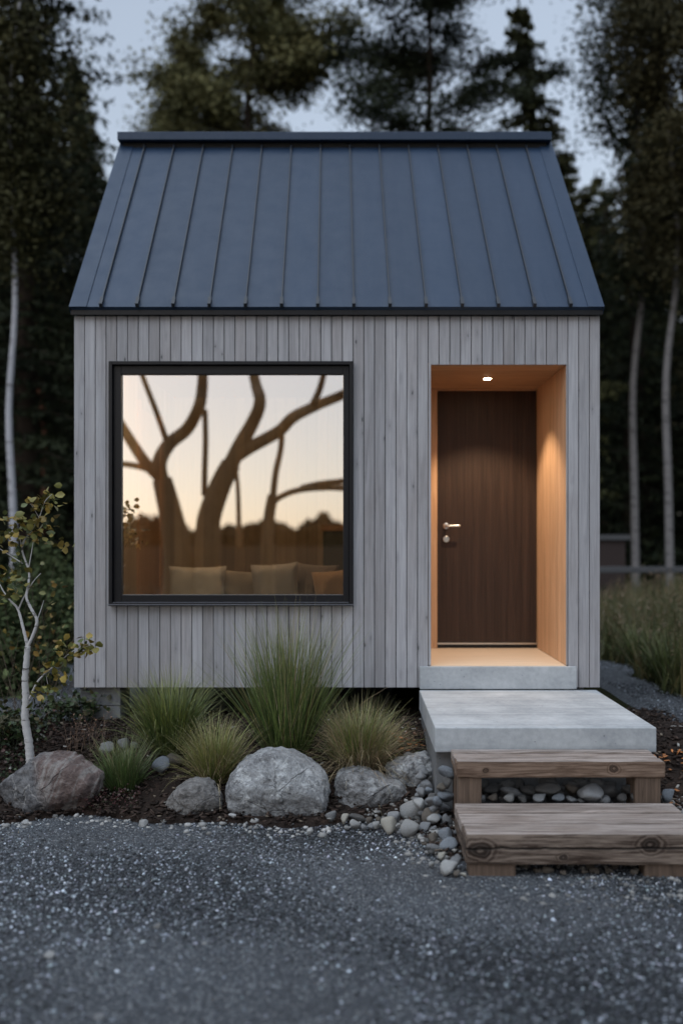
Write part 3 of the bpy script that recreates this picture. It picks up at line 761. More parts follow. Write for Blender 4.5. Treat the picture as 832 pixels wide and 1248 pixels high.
cushion(-0.33, 0.34, 0.400, 0.60, (0.28, 0.22, 0.18), 4, -10, 'dark brown cushion tucked behind the taupe and the tan cushions', 4.0)
cushion(-0.12, 0.36, 0.360, 0.48, (0.48, 0.30, 0.18), -7, -10, 'tan orange-brown cushion at the right end of the window', 5.0)
cb = empty('cabinet', (0.05, 2.84, 0.70), label='dark low cabinet with pale top at the back of the room', cat='cabinet')
b = MB(); b.box(-0.37, 0.36, -0.24, 0.24, 0.0, 0.96); b.build('body', simple('dark_green_paint', (0.06, 0.065, 0.055), 0.5), cb)
b = MB(); b.box(-0.39, 0.38, -0.26, 0.25, 0.962, 1.02); b.build('top', M['larch_x'], cb)
for sx in (-0.35, 0.005):
    b = MB(); b.box(sx, sx + 0.34, -0.256, -0.241, 0.03, 0.94); b.build('door', simple('cabinet_door', (0.09, 0.09, 0.075), 0.5), cb)

# piers (parts of the cabin)
for (px_, py_) in ((-1.955, 0.06), (-0.66, 0.10), (1.38, 0.3), (-1.955, 2.9), (-0.3, 2.9), (1.38, 2.9)):
    s = MB(); s.box(px_, px_ + 0.285, py_, py_ + 0.30, 0.20, 0.395); s.box(px_, px_ + 0.285, py_, py_ + 0.30, 0.399, ZB - 0.002)
    hb(s, 'pier', M['block'], bevel=0.004)

# concrete step, landing
st = MB(); st.box(0.444, 1.541, -0.034, -0.006, 0.530, 0.688); st.box(0.46, 1.53, -0.0055, 0.0225, 0.54, 0.68)
cs = st.build('concrete_step', M['concrete'], None, bevel=0.004)
tag(cs, label='narrow concrete step flush below the lit doorway', cat='step')
ld = empty('landing', (1.05, -0.7, 0.1), label='broad pale concrete landing slab in front of the door step', cat='landing')
s = MB(); s.box(0.440 - 1.05, 1.678 - 1.05, -1.430 + 0.7, -0.036 + 0.7, 0.285, 0.425); s.build('slab', M['concrete'], ld, bevel=0.006)
s = MB(); s.box(0.448 - 1.05, 1.665 - 1.05, -1.36 + 0.7, -0.12 + 0.7, -0.10, 0.284); s.build('support', M['block'], ld, bevel=0.004)

# wooden steps
def wstep(name, label, x0, x1, yb, yf, zt, beam, zbot, mf, posts, ztk):
    r_ = empty(name, ((x0 + x1) / 2, yf, 0), label=label, cat='step')
    ox, oy = (x0 + x1) / 2, yf
    n = 3; gap = 0.026
    # front beam shows as the first tread board
    d = yb - yf; fb = d * 0.36
    def bx(nm, a, b_, c, e, f_, h, mat, tone=0.5, bev=0.007):
        m = MB(); m.box(a - ox, b_ - ox, c - oy, e - oy, f_, h, tone); return m.build(nm, mat, r_, bevel=bev)
    # object coordinates of step material need world x / z: keep beam at world frame via its own mesh
    m = MB(); m.box(x0, x1, yf, yf + fb - gap, zt - beam, zt - 0.0005, 0.31)
    m.v = [(a - ox, b_ - oy, c) for a, b_, c in m.v]
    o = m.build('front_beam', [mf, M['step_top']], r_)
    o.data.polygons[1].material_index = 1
    bm = bmesh.new(); bm.from_mesh(o.data)
    bmesh.ops.bevel(bm, geom=bm.edges[:], offset=0.006, segments=2, affect='EDGES')
    for ax, stp in ((0, 0.035), (2, 0.030), (1, 0.05)):
        lo = min(v.co[ax] for v in bm.verts) + 0.02; hi = max(v.co[ax] for v in bm.verts) - 0.02; k = lo
        while k < hi:
            nrm = [0, 0, 0]; nrm[ax] = 1; pc = [0, 0, 0]; pc[ax] = k
            bmesh.ops.bisect_plane(bm, geom=bm.verts[:] + bm.edges[:] + bm.faces[:], plane_co=pc, plane_no=nrm); k += stp
    for v in bm.verts:
        p = v.co.copy(); a_ = noise.noise(Vector((p.x * 3.2, p.y * 9, p.z * 11))); b2 = noise.noise(Vector((p.x * 11 + 5, p.y * 20, p.z * 30)))
        low = 1.0 if p.z < zt - beam + 0.03 else 0.35
        v.co.y += (0.005 * a_ + 0.0025 * b2) * (1 if p.y < 0.02 else 0); v.co.z += (0.006 * noise.noise(Vector((p.x * 4.1, 7, p.y * 5))) + 0.002 * b2) * low * 0.8
    bm.to_mesh(o.data); bm.free()
    o.data.polygons.foreach_set('use_smooth', [False] * len(o.data.polygons))
    for i in range(2):
        ya = yf + fb + (d - fb) * i / 2; bx('tread_board', x0 + 0.001, x1 - random.uniform(0, 0.006), ya + 0.001, ya + (d - fb) / 2 - gap, zt - ztk, zt + random.uniform(-0.002, 0.0015), M['step_top'], random.random())
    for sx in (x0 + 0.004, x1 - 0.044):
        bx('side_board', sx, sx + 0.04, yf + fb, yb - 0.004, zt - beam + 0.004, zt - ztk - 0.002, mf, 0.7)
    for (a, b_, c, e, f_, h) in posts:
        bx('post', a, b_, c, e, f_, h, M['post'], random.random())
    return r_
def shiftmat(mats, ox):   # knots were given in world x
    for m in mats:
        for nd in m.node_tree.nodes:
            pass
UX0, UX1 = 0.524, 1.620
LX0, LX1 = 0.508, 1.640
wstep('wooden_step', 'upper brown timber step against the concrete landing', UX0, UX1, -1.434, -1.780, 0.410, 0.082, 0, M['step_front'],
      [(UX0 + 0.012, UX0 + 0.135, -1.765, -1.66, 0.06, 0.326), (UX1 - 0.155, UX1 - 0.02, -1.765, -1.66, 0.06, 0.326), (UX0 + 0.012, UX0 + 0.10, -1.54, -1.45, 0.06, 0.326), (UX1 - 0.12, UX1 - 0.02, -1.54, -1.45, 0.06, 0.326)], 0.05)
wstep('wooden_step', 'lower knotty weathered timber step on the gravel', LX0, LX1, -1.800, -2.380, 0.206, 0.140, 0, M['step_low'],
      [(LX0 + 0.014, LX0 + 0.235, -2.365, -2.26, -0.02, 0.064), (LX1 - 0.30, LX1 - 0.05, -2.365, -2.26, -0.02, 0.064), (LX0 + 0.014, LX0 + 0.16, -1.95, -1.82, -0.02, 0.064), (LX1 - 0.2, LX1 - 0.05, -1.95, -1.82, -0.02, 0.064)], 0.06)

# ---------------------------------------------------------------- rocks
import bmesh
def ico(sub):
    bm = bmesh.new(); bmesh.ops.create_icosphere(bm, subdivisions=sub, radius=1.0)
    V = np.array([v.co[:] for v in bm.verts]); Fc = np.array([[l.index for l in f.verts] for f in bm.faces]); bm.free(); return V, Fc
I5 = ico(6); I3 = ico(3)
def fbm(p, s, o=4):
    return noise.fractal(Vector((p[0] * s, p[1] * s, p[2] * s)), 1.0, 2.0, o)
def rock_from_outline(pts, Yc, depth, mat, label, seed, p=26, rough=0.02, sub=I5, name='boulder'):
    """pts: silhouette corner points (photo px) measured at Yc -> convex faceted rock of real depth"""
    W = [P(a, b, Yc) for a, b in pts]
    cx = sum(w.x for w in W) / len(W); cz = sum(w.z for w in W) / len(W)
    Q = [(w.x - cx, w.z - cz) for w in W]
    rs = np.random.default_rng(seed)
    N = []; H = []
    for i in range(len(Q)):
        (xa, za), (xb, zb) = Q[i], Q[(i + 1) % len(Q)]
        ex, ez = xb - xa, zb - za; L = math.hypot(ex, ez)
        if L < 1e-4: continue
        nx, nz = -ez / L, ex / L
        h = nx * xa + nz * za
        if h < 0: nx, nz, h = -nx, -nz, -h
        N.append((nx, 0, nz)); H.append(h)
        for sgn in (-1, 1):
            ty = rs.uniform(0.45, 1.1) * sgn; l = math.sqrt(1 + ty * ty)
            N.append((nx / l, ty / l, nz / l)); H.append((h + abs(ty) * depth * rs.uniform(0.28, 0.42)) / l)
    for sgn in (-1, 1):
        N.append((0, sgn, 0)); H.append(depth / 2)
        for _ in range(4):
            v = Vector((rs.normal() * 0.45, sgn, rs.normal() * 0.45)).normalized(); N.append(tuple(v)); H.append(depth / 2 * rs.uniform(0.88, 1.0))
    N = np.array(N); H = np.maximum(np.array(H), 0.03)
    V, Fc = sub
    D = np.maximum(V @ N.T / H, 1e-6)
    r_ = (D ** p).sum(1) ** (-1 / p)
    size = float(np.mean(H))
    disp = np.array([fbm(v + seed, 1.9, 6) * rough * 1.5 + fbm(v * 1 + seed * 2, 6, 5) * rough * 0.75 for v in V * 1.0])
    VV = V * (r_ * (1 + disp / max(size, .05) * 1.0))[:, None]
    o = np_mesh(name, VV, Fc, mat, smooth=True)
    o.location = (cx, Yc, cz)
    return tag(o, label=label, cat='boulder', group='boulders along the bed')
z3 = lambda L, s, ox, oy: [(a / s + ox, b / s + oy) for a, b in L]
rock_from_outline(z3([(0, 740), (60, 680), (130, 620), (180, 587), (270, 578), (400, 595), (500, 640), (537, 670), (520, 740), (440, 850), (340, 925), (230, 905), (80, 900), (10, 850), (-12, 790)], 4.16, 0, 780), -1.22, 0.42, M['rock_two'], 'two-tone boulder, dark grey and red-brown banded, beside the birch sapling', 3, rough=0.012)
rock_from_outline(z3([(45, 380), (60, 345), (110, 300), (160, 270), (245, 265), (285, 310), (312, 350), (302, 440), (230, 470), (100, 450), (50, 415)], 3.782, 190, 880), -1.30, 0.27, M['rock_tan'], 'small rounded grey-brown boulder in front of the pale grass tuft', 5, rough=0.008)
rock_from_outline(z3([(325, 290), (345, 235), (440, 155), (500, 130), (580, 118), (660, 150), (790, 245), (805, 280), (795, 380), (770, 455), (700, 480), (540, 488), (430, 440), (345, 370), (322, 320)], 3.782, 190, 880), -1.24, 0.48, M['rock_pale'], 'largest pale lichen-spotted boulder below the tall grass', 8, rough=0.012)
rock_from_outline(z3([(68, 260), (80, 205), (100, 170), (160, 158), (270, 175), (350, 205), (420, 240), (475, 295), (440, 325), (300, 385), (240, 385), (110, 345), (75, 300)], 4.16, 390, 900), -1.16, 0.36, M['rock_grey'], 'flat wedge-shaped grey boulder pointing right, below the straw-tipped tuft', 13, rough=0.010)
rock_from_outline(z3([(333, 165), (350, 135), (480, 85), (540, 80), (575, 125), (610, 205), (600, 255), (530, 290), (440, 250), (340, 195)], 4.16, 390, 900), -0.98, 0.30, M['rock_pale'], 'angular whitish boulder nearest the concrete landing', 21, rough=0.012)
def solveY(py, px, lift=0.02):
    lo, hi = -3.2, 0.2
    for _ in range(40):
        m = (lo + hi) / 2; z = CAMZ - (py - HY) / F * (m + 7)
        if z > float(g(0, m)) + lift: hi = m      # ray above the ground: ground point is further
        else: lo = m
        # a point at depth m along the ray: above ground near, below far
        # (ray descends with depth), so flip
    return None
def rayY(py, lift=0.0):
    best = None; y = -3.9
    while y < 3:
        z = CAMZ - (py - HY) / F * (y + 7)
        if z <= float(g(0, y)) + lift: return y
        y += 0.01
    return 3
cob_meshes = []
for k in range(7):
    V, Fc = I3; rs = np.random.default_rng(100 + k)
    N = rs.normal(size=(16, 3)); N /= np.linalg.norm(N, axis=1)[:, None]; H = rs.uniform(0.70, 1.08, 16)
    D = np.maximum(V @ N.T / H, 1e-6); r_ = (D ** 10).sum(1) ** (-1 / 10)
    r_ = r_ / r_.mean()
    VV = V * r_[:, None] * (1 + 0.03 * np.array([fbm(v + k * 3, 2.0, 3) for v in V]))[:, None]
    e = np.abs(VV).max(0); VV = VV / e
    o = np_mesh('river_stone', VV, Fc, M['cob_grey'], smooth=True); me = o.data
    bpy.data.objects.remove(o); cob_meshes.append(me)
cobvar = {}
def cobble(x, y, z, rx, ry, rz, mat, label, group, rot=0.0, tilt=0.0, k=None, name='river_stone', cat='stone'):
    k = random.randrange(7) if k is None else k
    key = (k, mat)
    if key not in cobvar:
        m = cob_meshes[k].copy(); m.name = 'river_stone'; m.materials.clear(); m.materials.append(M[mat]); cobvar[key] = m
    o = link(bpy.data.objects.new(name, cobvar[key])); o.location = (x, y, z); o.scale = (rx, ry, rz)
    o.rotation_euler = (tilt * 0.4, tilt, rot)
    tag(o, label=label, cat=cat, group=group); return o
GEN = {'cob_cream': 'small cream rounded river stone in the pile left of the wooden steps', 'cob_grey': 'small mid-grey rounded river stone in the pile left of the wooden steps', 'cob_dark': 'dark grey rounded river stone in the pile left of the wooden steps',
       'cob_brown': 'small brownish rounded river stone in the pile left of the wooden steps', 'cob_pale': 'small pale rounded river stone in the pile left of the wooden steps',
       'cob_blue': 'small blue-grey rounded river stone in the pile left of the wooden steps'}
GG = 'river stones beside the wooden steps'
cl = [  # zoom px (4.16, off 390,900): cx, cy, rx, ry, mat, label, tilt
 (62, 398, 36, 30, 'cob_grey', 'speckled grey stone at the left end of the pebble row, touching the largest boulder', 0.2),
 (122, 412, 24, 27, 'cob_cream', 'small cream stone second from the left end of the pebble row', 0),
 (170, 433, 36, 28, 'cob_pale', 'white oval stone lying at the gravel edge below the wedge boulder', 0.1),
 (185, 402, 45, 25, 'cob_dark', 'flat dark stone behind the white oval stone', 0.1),
 (133, 453, 17, 14, 'cob_pale', None, 0), (218, 450, 20, 20, 'cob_grey', None, 0), (250, 418, 18, 18, 'cob_brown', None, 0),
 (284, 443, 22, 20, 'cob_pale', None, 0), (253, 447, 18, 16, 'cob_grey', None, 0), (290, 412, 16, 13, 'cob_brown', None, 0),
 (322, 410, 24, 22, 'cob_dark', None, 0),
 (357, 440, 50, 42, 'cob_cream', 'large round cream stone under the tip of the wedge boulder', 0.1),
 (375, 402, 36, 28, 'cob_grey', 'grey stone half hidden behind the large cream stone', 0),
 (478, 370, 74, 50, 'cob_pale', 'biggest pale smooth stone right of the wedge boulder', -0.25),
 (453, 465, 48, 46, 'cob_pale', 'pale three-cornered stone at the gravel edge', 0.5),
 (560, 405, 46, 50, 'cob_brown', 'brownish grey stone right of the biggest pale one', 0.3),
 (525, 455, 35, 27, 'cob_grey', 'grey egg-shaped stone below the brownish one', 0.1),
 (620, 353, 45, 35, 'cob_grey', 'smooth grey oval stone level with the lower step tread', 0),
 (637, 415, 38, 42, 'cob_grey', 'upright grey stone touching the lower step side', 0.2),
 (628, 290, 58, 36, 'cob_blue', 'blue-grey banded stone against the upper step post', -0.1),
 (562, 320, 28, 38, 'cob_dark', None, 0), (580, 465, 28, 20, 'cob_grey', None, 0),
 (645, 495, 46, 42, 'cob_blue', 'blue-grey round stone beside the middle of the lower step', 0),
 (577, 507, 28, 28, 'cob_brown', None, 0),
 (640, 550, 56, 38, 'cob_blue', 'long grey-blue stone near the front of the lower step', -0.2),
 (572, 556, 38, 30, 'cob_grey', None, 0), (615, 602, 27, 20, 'cob_cream', 'little tan stone near the front pile', -0.2),
 (565, 640, 15, 13, 'cob_pale', None, 0),
 (640, 662, 50, 40, 'cob_pale', 'pale stone at the very front of the pile', 0.2),
 (682, 637, 36, 34, 'cob_grey', 'grey stone wedged between the frontmost pale stone and the lower step', 0),
 (637, 165, 46, 40, 'cob_blue', 'streaked stone under the left corner of the upper step', 0),
 (643, 226, 34, 32, 'cob_dark', 'dark stone at the foot of the upper step', 0),
 (455, 95, 58, 32, 'cob_grey', 'rough grey stone behind the angular whitish boulder', 0),
 (667, 345, 16, 20, 'cob_pale', None, 0), (520, 505, 20, 17, 'cob_grey', None, 0), (600, 430, 18, 18, 'cob_dark', None, 0),
 (500, 430, 20, 16, 'cob_dark', None, 0), (690, 480, 20, 18, 'cob_grey', None, 0), (555, 365, 20, 16, 'cob_dark', None, 0),
 (400, 480, 16, 12, 'cob_grey', None, 0), (540, 580, 14, 10, 'cob_pale', None, 0), (690, 690, 22, 16, 'cob_brown', None, 0),
 (725, 690, 16, 12, 'cob_cream', None, 0), (610, 250, 30, 22, 'cob_brown', None, 0)]
for (cx, cy, rx, ry, mt, lb, tl) in cl:
    px_, py_ = cx / 4.16 + 390, cy / 4.16 + 900; rx /= 4.16; ry /= 4.16
    Y = rayY(py_ + ry * 0.85, 0.02) + 0.0
    if cx >= 555 and cy < 330: Y = -1.53
    d = Y + 7; sx = rx / F * d; sz = ry / F * d
    c = P(px_, py_, Y + 0.3 * sx)
    cobble(c.x, c.y + 0.3 * sx, c.z, sx * 1.04, sx * random.uniform(0.85, 1.05), sz * 1.08, mt, lb or GEN[mt], GG, random.uniform(-0.25, 0.25), tl)
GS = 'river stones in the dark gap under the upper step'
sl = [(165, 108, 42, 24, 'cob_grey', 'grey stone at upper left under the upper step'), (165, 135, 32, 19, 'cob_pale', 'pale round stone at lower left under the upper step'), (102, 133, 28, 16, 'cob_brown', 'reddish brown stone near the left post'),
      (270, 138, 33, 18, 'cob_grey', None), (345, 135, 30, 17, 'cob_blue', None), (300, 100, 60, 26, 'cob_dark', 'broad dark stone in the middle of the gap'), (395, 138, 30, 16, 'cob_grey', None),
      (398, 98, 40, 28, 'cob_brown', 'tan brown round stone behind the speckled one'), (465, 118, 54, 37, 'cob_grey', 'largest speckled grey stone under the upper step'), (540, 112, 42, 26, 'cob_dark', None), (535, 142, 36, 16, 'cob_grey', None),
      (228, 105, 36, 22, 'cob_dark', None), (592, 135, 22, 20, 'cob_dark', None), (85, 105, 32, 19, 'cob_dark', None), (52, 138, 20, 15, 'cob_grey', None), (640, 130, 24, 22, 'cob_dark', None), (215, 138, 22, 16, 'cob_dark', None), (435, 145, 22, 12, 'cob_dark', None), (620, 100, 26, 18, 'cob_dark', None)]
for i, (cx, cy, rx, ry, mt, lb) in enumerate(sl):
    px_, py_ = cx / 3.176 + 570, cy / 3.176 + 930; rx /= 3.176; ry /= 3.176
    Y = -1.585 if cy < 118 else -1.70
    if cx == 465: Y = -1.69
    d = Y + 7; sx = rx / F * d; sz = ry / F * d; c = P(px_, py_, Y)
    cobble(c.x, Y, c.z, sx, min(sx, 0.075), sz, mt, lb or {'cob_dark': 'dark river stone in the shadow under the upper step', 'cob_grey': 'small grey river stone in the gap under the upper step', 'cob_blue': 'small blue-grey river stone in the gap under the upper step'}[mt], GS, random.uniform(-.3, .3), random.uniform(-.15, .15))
# supporting bed of stones under the step (built up in layers)
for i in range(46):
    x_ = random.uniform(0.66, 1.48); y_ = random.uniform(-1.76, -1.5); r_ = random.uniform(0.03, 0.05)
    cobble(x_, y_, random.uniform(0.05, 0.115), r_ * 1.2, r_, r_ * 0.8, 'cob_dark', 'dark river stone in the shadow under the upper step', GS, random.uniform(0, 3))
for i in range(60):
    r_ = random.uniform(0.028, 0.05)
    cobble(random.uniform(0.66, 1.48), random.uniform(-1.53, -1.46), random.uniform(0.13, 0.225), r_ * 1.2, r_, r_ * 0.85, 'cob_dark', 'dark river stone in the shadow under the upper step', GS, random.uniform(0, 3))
# right of the steps
for i in range(60):
    x_ = random.uniform(1.70, 2.35); y_ = random.uniform(-1.85, -1.38); r_ = random.uniform(0.02, 0.036)
    mt = random.choice(['cob_grey', 'cob_grey', 'cob_blue', 'cob_pale', 'cob_grey'])
    cobble(x_, y_, float(g(x_, y_)) + r_ * 0.5 + 0.02, r_ * 1.2, r_, r_ * 0.8, mt, {'cob_grey': 'grey river stone heaped right of the wooden steps', 'cob_blue': 'blue-grey river stone heaped right of the wooden steps', 'cob_pale': 'pale river stone heaped right of the wooden steps'}[mt], 'river stones right of the wooden steps', random.uniform(0, 3))
c = P(812, 971, -1.55); cobble(c.x, c.y, c.z, 0.045, 0.04, 0.042, 'cob_blue', 'big blue-grey stone beside the upper step right post', 'river stones right of the wooden steps')
for i in range(46):
    y_ = random.uniform(-2.15, -1.35); x_ = random.uniform(0.26 + 0.25 * max(0, -1.55 - y_), 0.50); r_ = random.uniform(0.012, 0.026)
    mt = random.choice(['cob_pale', 'cob_pale', 'cob_grey', 'cob_brown', 'cob_grey'])
    cobble(x_, y_, float(g(x_, y_)) + r_ * 0.45 + 0.005, r_ * 1.25, r_, r_ * 0.8, mt, GEN[mt], GG, random.uniform(0, 3))
for i in range(34):   # piled against the left side of the landing and the steps
    y_ = random.uniform(-1.62, -1.12); x_ = random.uniform(0.365, 0.41) if y_ > -1.44 else random.uniform(0.34, 0.47); r_ = random.uniform(0.026, 0.044)
    mt = random.choice(['cob_blue', 'cob_grey', 'cob_grey', 'cob_brown', 'cob_pale'])
    cobble(x_, y_, float(g(x_, y_)) + 0.02 + (i % 4) / 3.0 * 0.14, r_ * 1.2, r_, r_ * 0.85, mt, GEN[mt], GG, random.uniform(0, 3))
# stones beneath the lower step front
for i in range(16):
    x_ = random.uniform(0.8, 1.3); r_ = random.uniform(0.014, 0.026)
    cobble(x_, random.uniform(-2.34, -2.2), r_ * 0.4 + 0.01, r_ * 1.4, r_, r_ * 0.8, random.choice(['cob_brown', 'cob_brown']), 'brown flat stone under the front of the lower step', 'flat stones under the lower step', random.uniform(0, 3))
# stones within the bed
for (px_, py_, rx, ry, mt, lb) in [(194, 933, 13, 11, 'cob_blue', 'blue-grey stone between the two left grass tufts'), (212, 925, 13, 10, 'cob_brown', 'brown stone behind the blue-grey one among the grass tufts'),
        (128, 913, 11, 9, 'cob_grey', 'pale flat slate stone behind the small bright tuft'), (152, 906, 9, 7, 'cob_grey', 'upright grey stone behind the small bright tuft'), (163, 908, 6, 7, 'cob_grey', 'narrow upright grey stone beside the other, left of the yellow-green clump'),
        (283, 994, 6, 4, 'cob_pale', 'tiny white pebble between the small and the largest boulder'), (30, 1003, 5, 4, 'cob_pale', 'little white stone in the gravel before the two-tone boulder'), (176, 1004, 7, 5.5, 'cob_pale', 'little white stone in the gravel between the two left boulders'),
        (193, 1130, 6.5, 4.5, 'cob_pale', 'small pale stone alone in the middle-left gravel'), (59, 1165, 8, 5.5, 'cob_pale', 'small white stone alone in the lower-left gravel'), (120, 1240, 9, 5, 'cob_grey', 'grey stone at the bottom edge of the gravel'), (250, 1151, 4, 3, 'cob_pale', 'tiny white chip right of the small pale stone in the gravel')]:
    Y = rayY(py_ + ry, 0.0 if py_ > 1002 else 0.02); d = Y + 7; c = P(px_, py_, Y); sx = rx / F * d
    cobble(c.x, c.y + 0.2 * sx, c.z, sx, sx * 0.9, ry / F * d, mt, lb, None, random.uniform(-.3, .3))

# ---------------------------------------------------------------- grasses
def blades(name, base, n, hmin, hmax, rbase, lean, droop, width, cols, parent, mat='blade', seg=6, seed=0, tipfade=0.5, azbias=None):
    rs = np.random.default_rng(seed)
    a = rs.uniform(0, 2 * np.pi, n); rb = np.sqrt(rs.uniform(0, 1, n)) * rbase
    bx, by = np.cos(a) * rb, np.sin(a) * rb
    az = a + rs.normal(0, 0.6, n)
    ln = np.minimum(np.abs(rs.normal(0, 1, n)), 1.9) * lean * (0.35 + rb / rbase)
    h = rs.uniform(hmin, hmax, n); dr = droop * rs.uniform(0.3, 1.5, n) ** 1.5
    t = np.linspace(0, 1, seg + 1)
    th = ln[:, None] + dr[:, None] * t[None] ** 1.6          # angle from vertical along the blade
    th = np.minimum(th, 2.6)
    ds = h[:, None] / seg
    s = np.concatenate([np.zeros((n, 1)), np.cumsum(np.sin(th[:, :-1]) * ds, 1)], 1)
    z = np.concatenate([np.zeros((n, 1)), np.cumsum(np.cos(th[:, :-1]) * ds, 1)], 1)
    side = rs.normal(0, 0.05, n)[:, None] * t[None] ** 2 * h[:, None]
    X = bx[:, None] + np.cos(az)[:, None] * s - np.sin(az)[:, None] * side
    Y = by[:, None] + np.sin(az)[:, None] * s + np.cos(az)[:, None] * side
    C = np.stack([X, Y, z], -1)
    w = width * rs.uniform(0.6, 1.3, n)[:, None] * np.clip(1.15 - t[None] ** 1.5 * 1.1, 0.06, 1)
    tw = az + np.pi / 2 + rs.normal(0, 0.5, n)
    Wv = np.stack([np.cos(tw), np.sin(tw), np.zeros(n)], -1)[:, None, :] * w[:, :, None] / 2
    V = np.stack([C - Wv, C + Wv], 2).reshape(n, -1, 3)
    V = V + np.array(base)
    k = np.arange(seg); q = np.stack([2 * k, 2 * k + 1, 2 * k + 3, 2 * k + 2], -1)
    Fc = q[None] + (np.arange(n) * 2 * (seg + 1))[:, None, None]
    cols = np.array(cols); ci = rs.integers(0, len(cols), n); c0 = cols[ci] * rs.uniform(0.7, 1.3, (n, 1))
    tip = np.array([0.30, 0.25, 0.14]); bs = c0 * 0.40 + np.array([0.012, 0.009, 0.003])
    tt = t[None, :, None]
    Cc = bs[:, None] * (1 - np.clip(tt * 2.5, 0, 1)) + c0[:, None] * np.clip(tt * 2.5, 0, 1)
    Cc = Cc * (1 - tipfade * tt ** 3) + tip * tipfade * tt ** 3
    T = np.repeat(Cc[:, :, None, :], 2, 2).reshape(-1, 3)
    return np_mesh(name, V.reshape(-1, 3), Fc.reshape(-1, 4), M[mat], parent, T, smooth=True)
GREEN = [(0.080, 0.130, 0.034), (0.125, 0.175, 0.048), (0.050, 0.088, 0.026)]
YEL = [(0.17, 0.20, 0.045), (0.125, 0.165, 0.040), (0.27, 0.25, 0.095)]
STRAW = [(0.34, 0.25, 0.15), (0.26, 0.18, 0.11), (0.44, 0.36, 0.24)]
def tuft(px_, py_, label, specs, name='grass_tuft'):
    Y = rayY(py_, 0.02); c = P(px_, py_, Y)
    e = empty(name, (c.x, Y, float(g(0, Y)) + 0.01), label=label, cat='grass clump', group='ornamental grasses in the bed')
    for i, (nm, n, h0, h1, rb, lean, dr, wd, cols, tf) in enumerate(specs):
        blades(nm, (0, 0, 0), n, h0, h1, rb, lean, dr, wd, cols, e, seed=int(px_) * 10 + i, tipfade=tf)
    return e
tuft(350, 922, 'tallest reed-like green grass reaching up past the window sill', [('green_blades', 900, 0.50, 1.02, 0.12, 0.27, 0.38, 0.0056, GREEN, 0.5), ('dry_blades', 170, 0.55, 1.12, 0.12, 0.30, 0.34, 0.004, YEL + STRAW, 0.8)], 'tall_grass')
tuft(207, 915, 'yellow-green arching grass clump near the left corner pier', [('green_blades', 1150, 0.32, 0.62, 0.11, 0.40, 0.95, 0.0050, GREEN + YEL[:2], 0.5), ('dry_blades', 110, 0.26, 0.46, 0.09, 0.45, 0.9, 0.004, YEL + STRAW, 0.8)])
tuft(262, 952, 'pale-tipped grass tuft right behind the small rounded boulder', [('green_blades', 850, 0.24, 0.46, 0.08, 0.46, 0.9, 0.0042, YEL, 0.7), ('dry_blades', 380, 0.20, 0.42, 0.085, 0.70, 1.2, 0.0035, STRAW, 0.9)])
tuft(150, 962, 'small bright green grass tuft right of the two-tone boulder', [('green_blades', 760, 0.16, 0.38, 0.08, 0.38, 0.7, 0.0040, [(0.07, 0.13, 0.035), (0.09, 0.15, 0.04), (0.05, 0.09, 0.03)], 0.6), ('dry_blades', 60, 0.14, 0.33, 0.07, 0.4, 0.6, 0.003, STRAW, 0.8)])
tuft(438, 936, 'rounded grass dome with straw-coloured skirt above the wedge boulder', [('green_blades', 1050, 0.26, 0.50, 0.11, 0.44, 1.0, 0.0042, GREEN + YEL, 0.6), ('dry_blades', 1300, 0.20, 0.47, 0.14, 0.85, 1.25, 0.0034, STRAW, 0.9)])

# twiggy dry plant and low leafy cover
def stems(name, label, cat, c, n, h, seed, colr, leafc=None, spread=0.12):
    rs = random.Random(seed); e = empty(name, c, label=label, cat=cat); mb = MB(); LV = []
    for i in range(n):
        a = rs.uniform(0, 6.28); l = rs.uniform(0.1, 0.6); hh = h * rs.uniform(0.5, 1)
        b0 = Vector((rs.uniform(-spread, spread), rs.uniform(-spread, spread), 0)); tip = b0 + Vector((math.cos(a) * l * hh, math.sin(a) * l * hh, hh))
        mid = (b0 + tip) / 2 + Vector((rs.uniform(-.02, .02), rs.uniform(-.02, .02), 0.02))
        ps = spline([b0, mid, tip], 4); mb.tube(ps, lin(0.0022, 0.0008, len(ps)), 4)
        for k in range(3): LV.append(ps[-1 - k * 2])
    mb.build('stem', simple('dry_stem', colr, 0.8), e)
    return e, LV
def leafmesh(name, pts, size, cols, parent, seed, per=3, spread=0.03, mat='leaf', flat=0.5):
    rs = np.random.default_rng(seed)
    pts = np.repeat(np.array([tuple(p) for p in pts]), per, 0); n = len(pts)
    pts = pts + rs.normal(0, spread, (n, 3)) * np.array([1, 1, 0.8])
    L = np.array([(0, 0, 0), (0.35, 0.30, 0.05), (0.72, 0.36, 0.03), (1, 0.0, -0.12), (0.72, -0.36, 0.03), (0.35, -0.30, 0.05), (0.5, 0, -0.04)])
    Fq = np.array([(0, 6, 1), (1, 6, 2), (2, 6, 3), (3, 6, 4), (4, 6, 5), (5, 6, 0)])
    d = rs.normal(size=(n, 3)) * np.array([1, 1, flat]); d /= np.linalg.norm(d, axis=1)[:, None]
    u = rs.normal(size=(n, 3)); s = np.cross(d, u); s /= np.linalg.norm(s, axis=1)[:, None]; w = np.cross(d, s)
    sz = size * rs.uniform(0.6, 1.25, n)
    V = (L[None, :, 0:1] * d[:, None] + L[None, :, 1:2] * s[:, None] + L[None, :, 2:3] * w[:, None]) * sz[:, None, None] + pts[:, None]
    Fc = Fq[None] + (np.arange(n) * 7)[:, None, None]
    cols = np.array(cols); cc = cols[rs.integers(0, len(cols), n)] * rs.uniform(0.75, 1.25, (n, 1))
    return np_mesh(name, V.reshape(-1, 3), Fc.reshape(-1, 3), M[mat], parent, np.repeat(cc, 7, 0))
